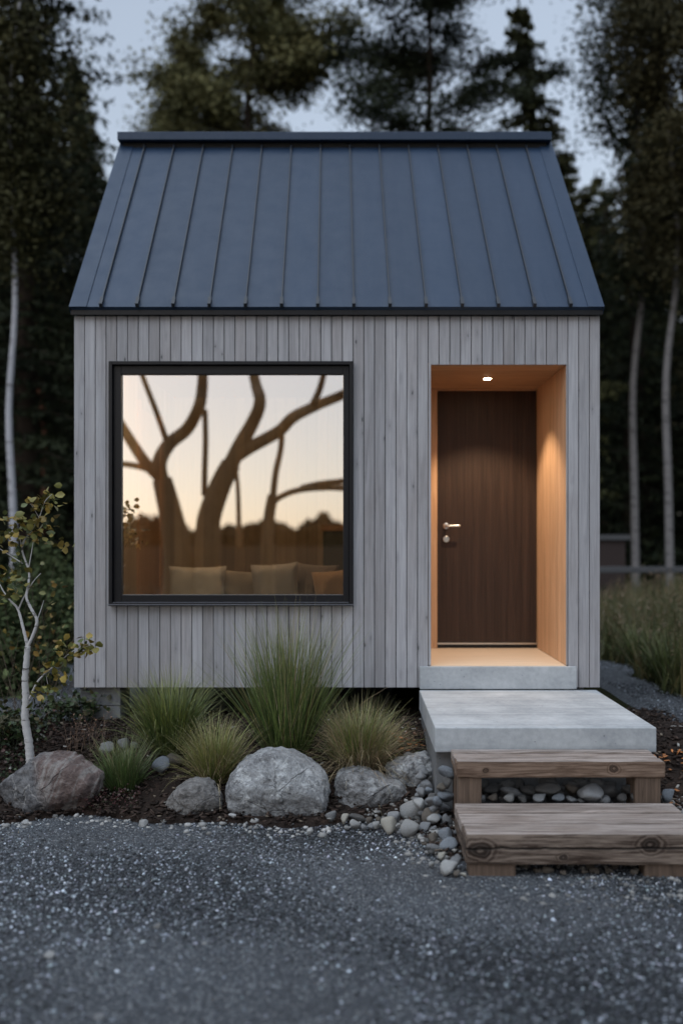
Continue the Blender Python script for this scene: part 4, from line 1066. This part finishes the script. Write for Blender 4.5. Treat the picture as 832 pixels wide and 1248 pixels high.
e, LV = stems('dry_plant', 'thin brown dry stems in front of the corner pier', 'plant', (-1.72, -0.62, 0.24), 26, 0.26, 4, (0.12, 0.075, 0.05))
leafmesh('seed_heads', LV, 0.014, [(0.16, 0.09, 0.06)], e, 5, 1, 0.004)['kind'] = 'stuff'
rs = random.Random(5)
pts = []
for i in range(2000):
    x_ = rs.uniform(-3.3, -2.02); y_ = rs.uniform(-1.35, -0.15)
    if x_ > -2.05 and y_ < -0.9: continue
    pts.append((x_, y_, float(g(0, y_)) + 0.03 + rs.random() ** 2 * 0.13))
tag(leafmesh('ground_cover', pts, 0.028, [(0.020, 0.032, 0.014), (0.035, 0.05, 0.02), (0.06, 0.03, 0.025), (0.015, 0.02, 0.012)], None, 9, 2, 0.02), label='low dark leafy ground cover around the sapling', kind='stuff')
pts = [(rs.uniform(-1.55, -1.25), rs.uniform(-1.42, -1.2), 0.07 + rs.random() * 0.07) for i in range(260)]
tag(leafmesh('creeping_plant', pts, 0.013, [(0.06, 0.022, 0.022), (0.045, 0.02, 0.018), (0.03, 0.03, 0.015)], None, 19, 2, 0.02), label='dark red creeping plant left of the small rounded boulder', kind='stuff')
pts = [(rs.uniform(0.12, 0.42), rs.uniform(-1.0, -0.4), 0.17 + rs.random() * 0.1) for i in range(80)]
e, LV = stems('dry_plant', 'sparse rusty stems beside the landing, right of the straw-skirted tuft', 'plant', (0.30, -0.55, 0.22), 20, 0.16, 14, (0.14, 0.08, 0.05))
leafmesh('leaf', LV, 0.02, [(0.30, 0.10, 0.04), (0.12, 0.06, 0.04)], e, 6, 1, 0.006)
for j, (px_, py_, lb) in enumerate([(12, 905, 'low dark leafy perennial at the left edge of the bed'), (90, 880, 'low dark leafy perennial between the sapling and the corner pier')]):
    Y = rayY(py_, 0.02); c = P(px_, py_, Y)
    e, LV = stems('leafy_plant', lb, 'plant', (c.x, Y, float(g(0, Y))), 34, 0.26, 20 + j, (0.03, 0.035, 0.02), spread=0.16)
    leafmesh('foliage', LV + [q * 0.7 for q in LV], 0.040, [(0.025, 0.042, 0.016), (0.04, 0.06, 0.02), (0.05, 0.045, 0.02)], e, 30 + j, 3, 0.03)

# birch sapling
sap = empty('birch_sapling', P(37, 925, -1.02), label='young white-barked birch with yellow-green leaves at the left edge of the bed', cat='young tree')
SB = Vector(sap.location)
def S(pts, y0=-1.02, ys=None):
    out = []
    for i, (a, b) in enumerate(pts):
        Y = y0 + (ys[i] if ys else 0); out.append(P(a / 3.669, b / 3.669 + 590, Y) - SB)
    return out
def limb(nm, pts, r0, r1, ys=None, mat='birch'):
    ps = spline(S(pts, ys=ys), 6); mb = MB()
    n = len(ps); rr = [r * (1 + 0.10 * math.sin(i * 2.7) * (r0 > 0.01)) for i, r in enumerate(lin(r0, r1, n))]
    mb.tube(ps, rr, 10); return mb.build(nm, M[mat], sap, smooth=True)
limb('trunk', [(138, 1260), (135, 1225), (128, 1150), (112, 1050), (116, 965), (112, 880), (118, 800), (124, 725)], 0.0275, 0.0165)
limb('branch', [(124, 728), (105, 650), (80, 560), (45, 520), (10, 470), (-20, 400)], 0.0105, 0.002, [0, 0, 0.02, 0.04, 0.06, 0.08])
limb('branch', [(82, 562), (110, 500), (150, 435), (182, 400)], 0.0055, 0.0015, [0.02, 0, -0.03, -0.05])
limb('branch', [(124, 728), (150, 670), (165, 610), (138, 555), (118, 505), (128, 440), (128, 385), (100, 300), (110, 250), (140, 210), (175, 150), (200, 80), (232, 45)], 0.0105, 0.0014, [0, -.01, -.02, -.02, -.02, 0, .02, .03, .03, .02, .0, -.02, -.03])
limb('branch', [(165, 612), (182, 565), (196, 520)], 0.004, 0.001)
limb('branch', [(102, 355), (50, 322), (0, 290), (-60, 250)], 0.004, 0.0012, [.02, .04, .05, .06])
limb('branch', [(128, 375), (140, 310), (150, 255), (165, 225)], 0.0035, 0.001)
limb('branch', [(100, 300), (88, 240), (70, 200), (40, 170)], 0.0035, 0.001, [.03, 0, -.02, -.03])
limb('branch', [(130, 965), (165, 890), (205, 845), (260, 800), (330, 745), (410, 720)], 0.007, 0.001, [0, -.03, -.05, -.06, -.08, -.1])
limb('branch', [(175, 150), (145, 100), (135, 88)], 0.002, 0.0008)
limb('branch', [(205, 845), (215, 900), (230, 930)], 0.002, 0.0008, [-.05, -.04, -.03])
lc_ = [(235, 45), (225, 55), (200, 60), (215, 100), (195, 90), (240, 110), (225, 180), (215, 190), (145, 90), (155, 95), (120, 160), (110, 165), (145, 190), (170, 150), (175, 200), (60, 170), (45, 165), (20, 210), (50, 230), (35, 240), (150, 230), (165, 215), (170, 250), (238, 262), (280, 265), (10, 150), (60, 270), (75, 280), (110, 190), (-20, 200), (-40, 260), (-50, 420), (-30, 480),
       (30, 400), (90, 450), (100, 440), (60, 480), (20, 440), (15, 520), (35, 500), (70, 400), (85, 360),
       (300, 720), (340, 730), (360, 750), (330, 750), (400, 720), (415, 740), (280, 760), (290, 775), (215, 805), (235, 830), (250, 820), (280, 870), (290, 850), (200, 920), (220, 930), (180, 955), (385, 705), (265, 735), (225, 850), (190, 940)]
ps = [P(a / 3.669, b / 3.669 + 590, -1.04 - (0.06 if b > 690 else 0)) - SB for a, b in lc_]
leafmesh('foliage', ps, 0.050, [(0.115, 0.115, 0.028), (0.165, 0.145, 0.033), (0.24, 0.175, 0.038), (0.085, 0.105, 0.035), (0.20, 0.14, 0.03)], sap, 77, 6, 0.024)
e, LV = stems('leafy_plant', 'loose ochre-leaved shrub behind the birch sapling', 'plant', (-2.35, 0.3, 0.27), 40, 1.35, 61, (0.06, 0.04, 0.025), spread=0.25)
leafmesh('foliage', LV, 0.045, [(0.14, 0.11, 0.025), (0.09, 0.09, 0.025), (0.19, 0.12, 0.03)], e, 62, 2, 0.06)

# ---------------------------------------------------------------- forest
def cards(C, sx, sy, cols, rs, hang=0.0):
    n = len(C)
    d = rs.normal(size=(n, 3)); d[:, 2] -= hang; d /= np.linalg.norm(d, axis=1)[:, None]
    u = rs.normal(size=(n, 3)); s = np.cross(d, u); s /= np.linalg.norm(s, axis=1)[:, None]
    k = rs.uniform(0.6, 1.4, (n, 1))
    V = np.stack([C - d * sx * k, C + s * sy * k, C + d * sx * k, C - s * sy * k], 1)
    return V.reshape(-1, 3), np.arange(n * 4).reshape(n, 4), np.repeat(cols, 4, 0)
def tree_parts(kind, H, Rr, seed, cols, z0=0.1, dens=1.0):
    """returns trunk MB, foliage arrays"""
    rs = np.random.default_rng(seed); rd = random.Random(seed)
    tr = MB(); lm = MB(); pts = []
    bend = [Vector((rd.uniform(-.12, .12) * k * 0.5, rd.uniform(-.12, .12) * k * 0.5, H * k / 6)) for k in range(7)]
    if kind == 'birch': bend = [Vector((b.x * 0.8, b.y * 0.8, b.z)) for b in bend]
    bend[0] = Vector((0, 0, -0.3)); tp = spline(bend, 4)
    r0 = {'spruce': 0.16, 'pine': 0.15, 'leafy': 0.13, 'birch': 0.095}[kind] * H / 14
    tr.tube(tp, lin(r0, 0.02, len(tp)), 9)
    def at(z):
        f_ = min(max(z / H * 24, 0), 23.99); i = int(f_); return tp[i].lerp(tp[i + 1], f_ - i)
    C = []
    if kind == 'spruce':
        z = z0 * H
        while z < H * 0.985:
            f_ = z / H; L = Rr * (1 - f_) ** 0.75 * rd.uniform(0.75, 1.1) + 0.12
            for b in range(6):
                a = rd.uniform(0, 6.28); l = L * rd.uniform(0.65, 1.1); o = at(z); n = int(34 * dens * (0.3 + l / Rr))
                t = rs.uniform(0.08, 1, n); lat = rs.normal(0, 1, n) * 0.16 * (1.25 - t) * l
                droop = -0.30 * l * t ** 1.4 + 0.12 * l * t ** 3
                x = np.cos(a) * l * t - np.sin(a) * lat; y = np.sin(a) * l * t + np.cos(a) * lat
                zz = o.z + droop - np.abs(rs.normal(0, 0.07, n))
                C.append(np.stack([x + o.x, y + o.y, zz], -1))
                if b < 3: lm.tube([o, o + Vector((math.cos(a) * l * .5, math.sin(a) * l * .5, -0.10 * l)), o + Vector((math.cos(a) * l * .9, math.sin(a) * l * .9, -.2 * l))], [0.025 * (1 - f_) + .008, 0.015 * (1 - f_) + .005, 0.004], 4)
            z += 0.20 + 0.10 * rd.random()
        C = np.concatenate(C); sx, sy, hang = 0.085, 0.028, 0.4
    else:
        nl = {'pine': 46, 'leafy': 60, 'birch': 34}[kind]
        for i in range(nl):
            f_ = z0 + (0.97 - z0) * (i + rd.random()) / nl
            if kind == 'pine': l = Rr * (math.sin(math.pi * min(1, (1 - f_) / (1 - z0) * 0.85 + 0.12)) ** 0.7) * rd.uniform(0.55, 1.1)
            else: l = Rr * (math.sin(math.pi * (0.12 + 0.83 * (f_ - z0) / (1 - z0))) ** 0.6) * rd.uniform(0.55, 1.1)
            a = rd.uniform(0, 6.28); o = at(f_ * H); up = rd.uniform(0.05, 0.45) if kind != 'birch' else rd.uniform(0.3, 0.9)
            m = o + Vector((math.cos(a) * l * .5, math.sin(a) * l * .5, l * up * .6)); e_ = o + Vector((math.cos(a + .2) * l, math.sin(a + .2) * l, l * up * (0.9 if kind != 'birch' else 0.6)))
            bp = spline([o, m, e_], 4); lm.tube(bp, lin(0.045 * (1.15 - f_) + .01, 0.008, len(bp)), 5)
            for c in range(5 if kind != 'birch' else 4):
                t = 0.35 + 0.65 * c / 4; q = bp[min(int(t * 8), 8)] + Vector((rd.uniform(-.35, .35), rd.uniform(-.35, .35), rd.uniform(-.15, .25))) * (0.4 + 0.3 * l)
                n = int(rd.uniform(50, 130) * dens * (1.3 if kind == 'leafy' else 1.0)); s_ = rd.uniform(0.16, 0.36)
                pp = rs.normal(0, 1, (n, 3)) * np.array([s_, s_, s_ * 0.55])
                if kind == 'birch': pp[:, 2] -= np.abs(rs.normal(0, 0.3, n))
                C.append(pp + np.array(q))
        C = np.concatenate(C); sx, sy, hang = (0.065, 0.020, 0.0) if kind == 'pine' else ((0.050, 0.034, 0.1) if kind == 'leafy' else (0.042, 0.032, 0.3))
    cols = np.array(cols); n = len(C)
    cl_ = np.array([0.5 + 0.5 * noise.noise(Vector((p[0] * 0.9, p[1] * 0.9, p[2] * 0.9))) for p in C])[:, None]
    cc = cols[0] * (1 - cl_) + cols[1] * cl_; cc = cc * rs.uniform(0.7, 1.3, (n, 1))
    return tr, lm, cards(C, sx, sy, cc, rs, hang)
TREES = {}
def make_tree(kind, H, Rr, seed, cols, bark, loc, label, group, name, cat='tree', rz=0.0, scale=1.0, **k):
    tr, lm, (V, Fc, T) = tree_parts(kind, H, Rr, seed, cols, **k)
    e = empty(name, loc, rz, label=label, cat=cat, group=group); e.scale = (scale,) * 3
    tr.build('trunk', M[bark], e, smooth=True)
    LV = np.array(lm.v); LF = np.array([f for f in lm.f if len(f) == 4]) + len(V)
    np_mesh('crown', np.concatenate([V, LV]), np.concatenate([Fc, LF]), M['needle'], e, np.concatenate([T, np.tile([[0.030, 0.024, 0.018]], (len(LV), 1))]))
    return e
def copy_tree(src, loc, rz, scale, label, group):
    r_ = src.copy(); COL.objects.link(r_); r_.location = loc; r_.rotation_euler = (0, 0, rz); r_.scale = (scale[0], scale[0], scale[1])
    r_['label'] = label; r_['group'] = group
    for ch in list(src.children):
        c = ch.copy(); COL.objects.link(c); c.parent = r_
    return r_
DK = [(0.010, 0.014, 0.010), (0.028, 0.034, 0.016)]
OL = [(0.030, 0.032, 0.012), (0.085, 0.075, 0.026)]
BR = [(0.022, 0.022, 0.012), (0.060, 0.052, 0.024)]
GF = 'trees at the edge of the forest'
def tx(px_, Y): return (px_ - CX) / F * (Y + 7)
def T_(px_, Y): return (tx(px_, Y), Y, 0.2)
tA = make_tree('spruce', 23, 3.1, 1, DK, 'bark', T_(30, 13), 'huge dark spruce filling the upper left corner of the photo', GF, 'spruce_tree', z0=0.08, dens=2.4)
tB = make_tree('pine', 15.6, 2.3, 2, DK, 'bark', T_(520, 15), 'dark pine with open crown rising above the right half of the roof', GF, 'pine_tree', z0=0.40, dens=3.0)
tC = make_tree('leafy', 18.5, 2.4, 3, [(0.075, 0.078, 0.036), (0.19, 0.175, 0.080)], 'bark', T_(310, 17), 'olive loose-crowned tree rising behind the left half of the roof', GF, 'olive_tree', z0=0.35, dens=3.2)
tD = make_tree('spruce', 14.3, 3.0, 4, [(0.030, 0.034, 0.015), (0.075, 0.075, 0.032)], 'bark', T_(641, 17), 'pointed olive-green spruce beside the sky gap, right of the open-crowned pine', GF, 'spruce_tree', z0=0.2, dens=4.0)
tE = make_tree('birch', 17.5, 2.5, 5, BR, 'bark', T_(846, 13.5), 'tall drooping brown-green birch at the right edge', GF, 'birch_tree', z0=0.36, dens=3.2)
tF = make_tree('birch', 10.5, 1.2, 6, [(0.020, 0.022, 0.010), (0.055, 0.050, 0.020)], 'birch_white', T_(17, 9.6), 'white-trunked birch at the far left behind the sapling', GF, 'birch_tree', z0=0.58, dens=1.0)
tG = make_tree('pine', 11.5, 1.8, 7, BR, 'bark_red', T_(55, 19), 'red-barked pine trunk just left of the cabin wall', GF, 'pine_tree', z0=0.50)
tH = make_tree('birch', 15.0, 1.6, 8, DK, 'birch_far', T_(775, 16), 'thin grey birch, left of the two birch trunks right of the cabin', GF, 'birch_tree', z0=0.46, dens=1.5)
tI = make_tree('birch', 14.5, 1.6, 9, BR, 'birch_far', T_(817, 14), 'whiter birch, right of the two birch trunks right of the cabin', GF, 'birch_tree', z0=0.50, dens=1.2)
tJ = make_tree('spruce', 17.5, 2.2, 10, BR, 'bark', T_(900, 16), 'tall brownish spruce just beyond the right edge', GF, 'spruce_tree', z0=0.25)
tK = copy_tree(tA, T_(-95, 15), 2.0, (0.9, 0.85), 'dark spruce beyond the left edge next to the huge one', GF)
tL = copy_tree(tD, T_(405, 21), 1.1, (0.9, 0.88), 'short spruce between the olive tree and the open pine', GF)
tM = copy_tree(tC, T_(238, 20), 2.2, (0.7, 0.80), 'small olive tree left of the loose-crowned one', GF)
tN = make_tree('spruce', 10.6, 2.2, 12, DK, 'bark', T_(120, 17), 'bushy shorter spruce just left of the roof edge', GF, 'spruce_tree', z0=0.10)
tO = copy_tree(tN, T_(712, 18), 1.3, (0.95, 0.95), 'bushy shorter spruce just right of the roof edge', GF)
GB = 'spruces packed deeper in the forest'
rs = random.Random(31); n = 0
for row, (Y, hs) in enumerate(((21, 0.88), (24.5, 0.98), (28, 1.1), (32, 1.2), (37, 1.35))):
    for k in range(-9, 10):
        x_ = k * 2.1 + rs.uniform(-0.6, 0.6) + (row % 2) * 1.0
        if abs(x_) > (Y + 7) * 0.52: continue
        px_ = CX + x_ / (Y + 7) * F
        # keep the tops under the sky gaps seen in the photograph
        top_py = 205 if 110 < px_ < 740 else 60
        maxh = (HY - top_py) / F * (Y + 7) + CAMZ - 0.2
        src, h0 = ((tN, 10.6), (tD, 13.6), (tN, 10.6))[rs.randrange(3)]
        sz = maxh * rs.uniform(0.86, 1.0) / h0
        copy_tree(src, (x_, Y + rs.uniform(-.8, .8), 0.2), rs.uniform(0, 6.28), (rs.uniform(1.0, 1.35), sz), 'dark spruce packed among others in the forest depths', GB); n += 1
# dark wood far behind
def woods(name, label, n, xr, yr, hf, cols, size, seed):
    r2 = np.random.default_rng(seed)
    x = r2.uniform(xr[0], xr[1], n); y = r2.uniform(yr[0], yr[1], n)
    hh = hf(x); z = r2.uniform(0, 1, n) * hh
    cc = np.array(cols)[r2.integers(0, len(cols), n)] * r2.uniform(0.6, 1.4, (n, 1))
    V, Fc, T = cards(np.stack([x, y, z], -1), size, size * 0.6, cc, r2)
    return tag(np_mesh(name, V, Fc, M['needle'], None, T), label=label, kind='stuff')
woods('deep_forest', 'dark mass of forest far behind the cabin', 42000, (-42, 42), (42, 50), lambda x: 13 + 1.5 * np.sin(x * 0.6) + 1.0 * np.sin(x * 1.7), [(0.012, 0.016, 0.010), (0.02, 0.024, 0.012)], 0.42, 3)
woods('undergrowth', 'dark undergrowth between the forest trunks', 26000, (-20, 20), (17, 30), lambda x: 2.0 + 0.8 * np.sin(x * 1.3), [(0.010, 0.014, 0.008), (0.018, 0.022, 0.010)], 0.10, 4)

# bushes left of the cabin
def bush(loc, rr, hh, cols, label, seed, n=5000, group='bushes left of the cabin'):
    e = empty('bush', loc, label=label, cat='bush', group=group); r2 = np.random.default_rng(seed)
    mb = MB()
    K = 40; cen = r2.normal(0, 1, (K, 3)); cen /= np.linalg.norm(cen, axis=1)[:, None]; cen[:, 2] = np.abs(cen[:, 2])
    cen = cen * r2.uniform(0.35, 0.95, (K, 1)) * np.array([rr, rr, hh]); cen[:, 2] *= 0.9
    for c in cen[:22]: mb.tube([(0, 0, 0), (c[0] * .5, c[1] * .5, c[2] * .6), tuple(c)], [0.012, 0.008, 0.003], 4)
    mb.build('stem', M['bark'], e)
    k = r2.integers(0, K, n); C = cen[k] + r2.normal(0, 0.13, (n, 3)); C[:, 2] = np.abs(C[:, 2])
    cl_ = r2.uniform(0, 1, (K, 1))[k]; cc = np.array(cols[0]) * (1 - cl_) + np.array(cols[1]) * cl_
    V, Fc, T = cards(C, 0.036, 0.022, cc * r2.uniform(0.7, 1.3, (n, 1)), r2, 0.1)
    np_mesh('foliage', V, Fc, M['needle'], e, T); return e
BG = [(0.024, 0.036, 0.016), (0.065, 0.082, 0.034)]
for i, (px_, Y, rr, hh, lb) in enumerate([(70, 3.9, 0.75, 1.15, 'dark green bush nearest the left wall of the cabin'), (5, 3.6, 0.8, 1.2, 'broad dark green bush at the left edge behind the sapling'), (35, 6.2, 1.1, 1.55, 'taller dark bush behind the two front ones, left of the cabin'),
                                      (-60, 5.0, 1.0, 1.3, 'dark bush beyond the left edge'), (90, 8.0, 1.2, 1.4, 'bush in the shade far behind the left wall'), (-20, 1.6, 0.55, 0.55, 'low bush at the left edge beside the gravel apron')]):
    bush((tx(px_, Y), Y, 0.22), rr, hh, BG, lb, 50 + i)

# meadow
def meadow(name, label, n, region, hmin, hmax, cols, seed, width=0.006, seeds=0):
    r2 = np.random.default_rng(seed); x = r2.uniform(region[0], region[1], n); y = r2.uniform(region[2], region[3], n)
    k = yard_mask(x, y) < -0.03; x = x[k]; y = y[k]; n = len(x)
    h = r2.uniform(hmin, hmax, n) * (0.75 + 0.35 * np.sin(x * 1.7 + y) * np.sin(y * 1.3)); az = r2.uniform(0, 6.28, n); ln = np.abs(r2.normal(0, 0.32, n)); seg = 3
    t = np.linspace(0, 1, seg + 1); s = (ln[:, None] * t + 0.35 * t ** 2.5 * ln[:, None]) * h[:, None]
    X = x[:, None] + np.cos(az)[:, None] * s; Y = y[:, None] + np.sin(az)[:, None] * s; Z = groundz(x, y)[:, None] - 0.01 + h[:, None] * t * (1 - 0.15 * ln[:, None])
    C = np.stack([X, Y, Z], -1); w = width * np.clip(1.1 - t, 0.1, 1)[None, :] * r2.uniform(0.7, 1.4, (n, 1))
    a = r2.uniform(0, 6.28, n); Wv = np.stack([np.cos(a), np.sin(a), 0 * a], -1)[:, None] * w[:, :, None]
    V = np.stack([C - Wv, C + Wv], 2).reshape(n, -1, 3); kk = np.arange(seg); q = np.stack([2 * kk, 2 * kk + 1, 2 * kk + 3, 2 * kk + 2], -1)
    Fc = (q[None] + (np.arange(n) * 2 * (seg + 1))[:, None, None]).reshape(-1, 4)
    cc = np.array(cols)[r2.integers(0, len(cols), n)] * r2.uniform(0.7, 1.3, (n, 1)); T = np.repeat(cc, 2 * (seg + 1), 0); V = V.reshape(-1, 3)
    if seeds:
        ii = r2.integers(0, n, seeds); tips = C[ii, -1]; rep = np.repeat(tips, 7, 0) + r2.normal(0, 1, (seeds * 7, 3)) * np.array([0.012, 0.012, 0.045])
        V2, F2, T2 = cards(rep, 0.012, 0.006, np.repeat(np.array([[0.19, 0.125, 0.075]]), seeds * 7, 0), r2)
        Fc = np.concatenate([Fc, F2 + len(V)]); V = np.concatenate([V, V2]); T = np.concatenate([T, T2])
    return tag(np_mesh(name, V, Fc, M['blade'], None, T), label=label, kind='stuff')
MC = [(0.060, 0.068, 0.024), (0.088, 0.088, 0.032), (0.145, 0.115, 0.052), (0.042, 0.052, 0.020)]
meadow('meadow_grass', 'long meadow grass with brown seed heads right of the gravel path', 36000, (2.5, 9.5, -0.6, 11.5), 0.40, 0.85, MC, 1, 0.006, 5200)
meadow('meadow_grass', 'darker rough grass left of and behind the cabin', 22000, (-9.5, 2.6, 0.4, 12), 0.25, 0.6, [(0.028, 0.040, 0.018), (0.045, 0.055, 0.022), (0.02, 0.028, 0.014)], 2, 0.006, 0)
meadow('meadow_grass', 'rough dark field grass behind the photographer', 9000, (-14, 14, -24, -14.2), 0.15, 0.4, [(0.03, 0.034, 0.016)], 3, 0.012, 0)
# dark soil patch + clumps along the path's right edge
for i, (px_, py_, lb) in enumerate([(800, 812, 'green grass clump on the right edge of the gravel path, nearest'), (770, 790, 'green grass clump on the right path edge, behind the nearest one')]):
    X = (2.95, 3.05)[i]; Y = (2.3, 3.6)[i]
    e = empty('grass_tuft', (X, Y, 0.25), label=lb, cat='grass clump', group='grass clumps along the path')
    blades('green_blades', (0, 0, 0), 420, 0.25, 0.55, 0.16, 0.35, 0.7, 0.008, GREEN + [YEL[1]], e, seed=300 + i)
# low rail and bench at the forest edge
rl = empty('timber_rail', (tx(785, 9.5), 9.5, 0.10), label='low pale timber rail at the forest edge right of the cabin', cat='rail')
b = MB(); b.box(-1.2, 1.6, -0.06, 0.06, 0.93, 1.03); b.build('beam', M['rail'], rl, bevel=0.01)
for sx in (-1.1, 0.2, 1.5):
    b = MB(); b.box(sx - .05, sx + .05, -0.05, 0.05, -0.1, 0.929); b.build('post', M['bark'], rl)
bt = empty('storage_box', (tx(728, 11.5), 11.5, 0.25), label='dark red-brown timber box with a pale lid far right of the cabin', cat='box')
b = MB(); b.box(-0.45, 0.42, -0.35, 0.35, -0.05, 1.32); b.build('body', M['rail_dark'], bt)
b = MB(); b.box(-0.5, 0.50, -0.40, 0.40, 1.325, 1.42); b.build('lid', M['rail'], bt)

# ---------------------------------------------------------------- behind the camera (seen in the glass)
YT = -11.0
def Q(zx, zy, Y=YT, dy=0.0):
    """reflected feature -> world point on trees standing behind the photographer"""
    px_, py_ = zx / 2.6 + 120, zy / 2.6 + 430; d = 7 - Y
    return Vector(((px_ - CX) / F * d, Y, CAMZ - (py_ - HY) / F * d))
def oak(label, limbs, crown, seed):
    base = limbs[0][0][0]
    b0 = Q(*base); e = empty('oak_tree', (b0.x, YT, 0.0), label=label, cat='tree', group='bare-limbed trees behind the photographer')
    org = Vector((b0.x, YT, 0))
    for i, (pts, w0, w1) in enumerate(limbs):
        rd = random.Random(seed + i); P3 = []
        k = len(pts)
        for j, (a, b_) in enumerate(pts):
            v = Q(a, b_); v.y += 0 if i == 0 else (rd.uniform(-0.12, 0.12) * j)
            P3.append(v - org)
        if i == 0: P3.insert(0, Vector((P3[0].x, 0, -0.3)))
        ps = spline(P3, 6); s_ = 18 / F / 2.6 / 2
        rr = lin(w0 * s_, w1 * s_, len(ps))
        if i == 0: rr = [r_ * (1 + 0.35 * max(0, 1 - q / 6)) for q, r_ in enumerate(rr)]
        mb = MB(); mb.tube(ps, rr, 12); mb.build('trunk' if i == 0 else 'limb', M['bark_brown'], e, smooth=True)
    r2 = np.random.default_rng(seed); C = []
    for (cx_, cz_, rr_) in crown:
        C.append(r2.normal(0, 1, (900, 3)) * np.array([rr_, rr_, rr_ * 0.5]) + np.array([cx_ - org.x, r2.uniform(-1, 1), cz_]))
    C = np.concatenate(C); cc = np.array([[0.05, 0.055, 0.02]]) * r2.uniform(0.6, 1.4, (len(C), 1))
    V, Fc, T = cards(C, 0.09, 0.055, cc, r2); np_mesh('crown', V, Fc, M['needle'], e, T)
    return e
oak('forked tree reflected at the left of the window', [
    ([(255, 700), (245, 600), (225, 500), (200, 400)], 110, 62),
    ([(200, 410), (195, 350), (215, 285), (270, 235), (325, 180), (335, 120), (337, 60), (335, -60), (300, -200)], 50, 26),
    ([(200, 400), (150, 350), (100, 280), (60, 210), (-40, 60), (-120, -60)], 40, 26),
    ([(170, 375), (130, 360), (60, 350), (-60, 350)], 24, 16),
    ([(213, 275), (185, 190), (145, 80), (110, -40), (90, -160)], 20, 14),
    ([(336, 180), (340, 280), (335, 380), (330, 450)], 18, 20)], [(-2.4, 7.6, 0.5), (-0.8, 8.2, 0.6), (-4.6, 7.0, 0.5)], 1)
oak('leaning tree with thick diverging limbs reflected in the middle of the window', [
    ([(340, 700), (345, 600), (350, 520), (385, 420), (420, 350)], 95, 62),
    ([(420, 350), (450, 290), (490, 220), (515, 160), (490, 80), (470, -40), (480, -200)], 52, 26),
    ([(430, 330), (480, 300), (570, 250), (620, 210), (690, 160), (780, 120), (900, 70), (1000, 20)], 44, 26),
    ([(680, 160), (700, 110), (720, 50), (760, -60), (780, -160)], 24, 14),
    ([(432, 350), (440, 420), (442, 500), (444, 620)], 13, 17)], [(0.2, 7.9, 0.6), (2.2, 7.2, 0.5), (3.4, 6.6, 0.5)], 12)
oak('slender tree with a long arching branch reflected at the right of the window', [
    ([(536, 700), (535, 600), (540, 520), (552, 450)], 46, 34),
    ([(552, 455), (562, 380), (575, 300), (585, 240)], 22, 18),
    ([(548, 480), (580, 455), (640, 435), (720, 425), (790, 432), (900, 440)], 18, 22),
    ([(640, 425), (700, 412), (790, 402), (880, 380)], 12, 24)], [(2.9, 4.9, 0.3)], 23)
woods('distant_wood', 'low distant tree line beyond the field behind the photographer', 26000, (-260, 160), (-262, -246),
      lambda x: 3.5 + 0.7 * np.sin(x * 0.5) + 0.5 * np.sin(x * 1.3) + 4.6 * np.exp(-((x + 54) / 5.5) ** 2) + 2.6 * np.exp(-((x + 25) / 7) ** 2) + 3.6 * np.exp(-((x + 8) / 6) ** 2), [(0.02, 0.022, 0.012)], 1.3, 8)

# ---------------------------------------------------------------- light
SUN_EL, SUN_ROT = 11.0, 212.0
w = bpy.data.worlds.new('World'); SC.world = w; w.use_nodes = True
nt = w.node_tree; bg = nt.nodes['Background']
sky = nt.nodes.new('ShaderNodeTexSky'); sky.sky_type = 'NISHITA'; sky.sun_disc = False
sky.sun_elevation = R(SUN_EL); sky.sun_rotation = R(SUN_ROT); sky.altitude = 100; sky.air_density = 1.0; sky.dust_density = 1.0; sky.ozone_density = 1.6
gm = nt.nodes.new('ShaderNodeGamma'); gm.inputs[1].default_value = 0.39      # thin veil of high cloud evens the dusk sky out
nt.links.new(sky.outputs[0], gm.inputs[0]); tn_ = nt.nodes.new('ShaderNodeMix'); tn_.data_type = 'RGBA'; tn_.blend_type = 'MULTIPLY'; tn_.inputs[0].default_value = 1
nt.links.new(gm.outputs[0], tn_.inputs[6]); tn_.inputs[7].default_value = (1.03, 1.0, 1.04, 1)
nt.links.new(tn_.outputs[2], bg.inputs['Color']); bg.inputs['Strength'].default_value = 0.15
sl_ = bpy.data.lights.new('sky_fill', 'SUN'); sl_.energy = 0.86; sl_.angle = R(70); sl_.color = (0.82, 0.91, 1.0)  # broad high fill added to stand in for a brighter sky
su = link(bpy.data.objects.new('sky_fill', sl_))
az = R(SUN_ROT); d = Vector((math.sin(az) * math.cos(R(62)), math.cos(az) * math.cos(R(62)), math.sin(R(62))))
su.rotation_euler = (-d).to_track_quat('-Z', 'Y').to_euler()

# ---------------------------------------------------------------- camera
cam = bpy.data.cameras.new('camera'); co = link(bpy.data.objects.new('camera', cam)); SC.camera = co
co.location = (0, CAMY, CAMZ); co.rotation_euler = (R(90), 0, 0)
cam.sensor_fit = 'HORIZONTAL'; cam.sensor_width = 36; cam.lens = F / 832 * 36
cam.shift_x = -(CX - 416) / 832; cam.shift_y = (HY - 624) / 832
cam.clip_start = 0.1; cam.clip_end = 3000
cam.dof.use_dof = True; cam.dof.focus_distance = 5.95; cam.dof.aperture_fstop = 1.25
vs = SC.view_settings; vs.view_transform = 'Standard'; vs.look = 'None'; vs.gamma = 1; vs.exposure = 1.56; vs.use_curve_mapping = False
SC.cycles.use_denoising = True
SC.cycles.max_bounces = 8; SC.cycles.transparent_max_bounces = 8
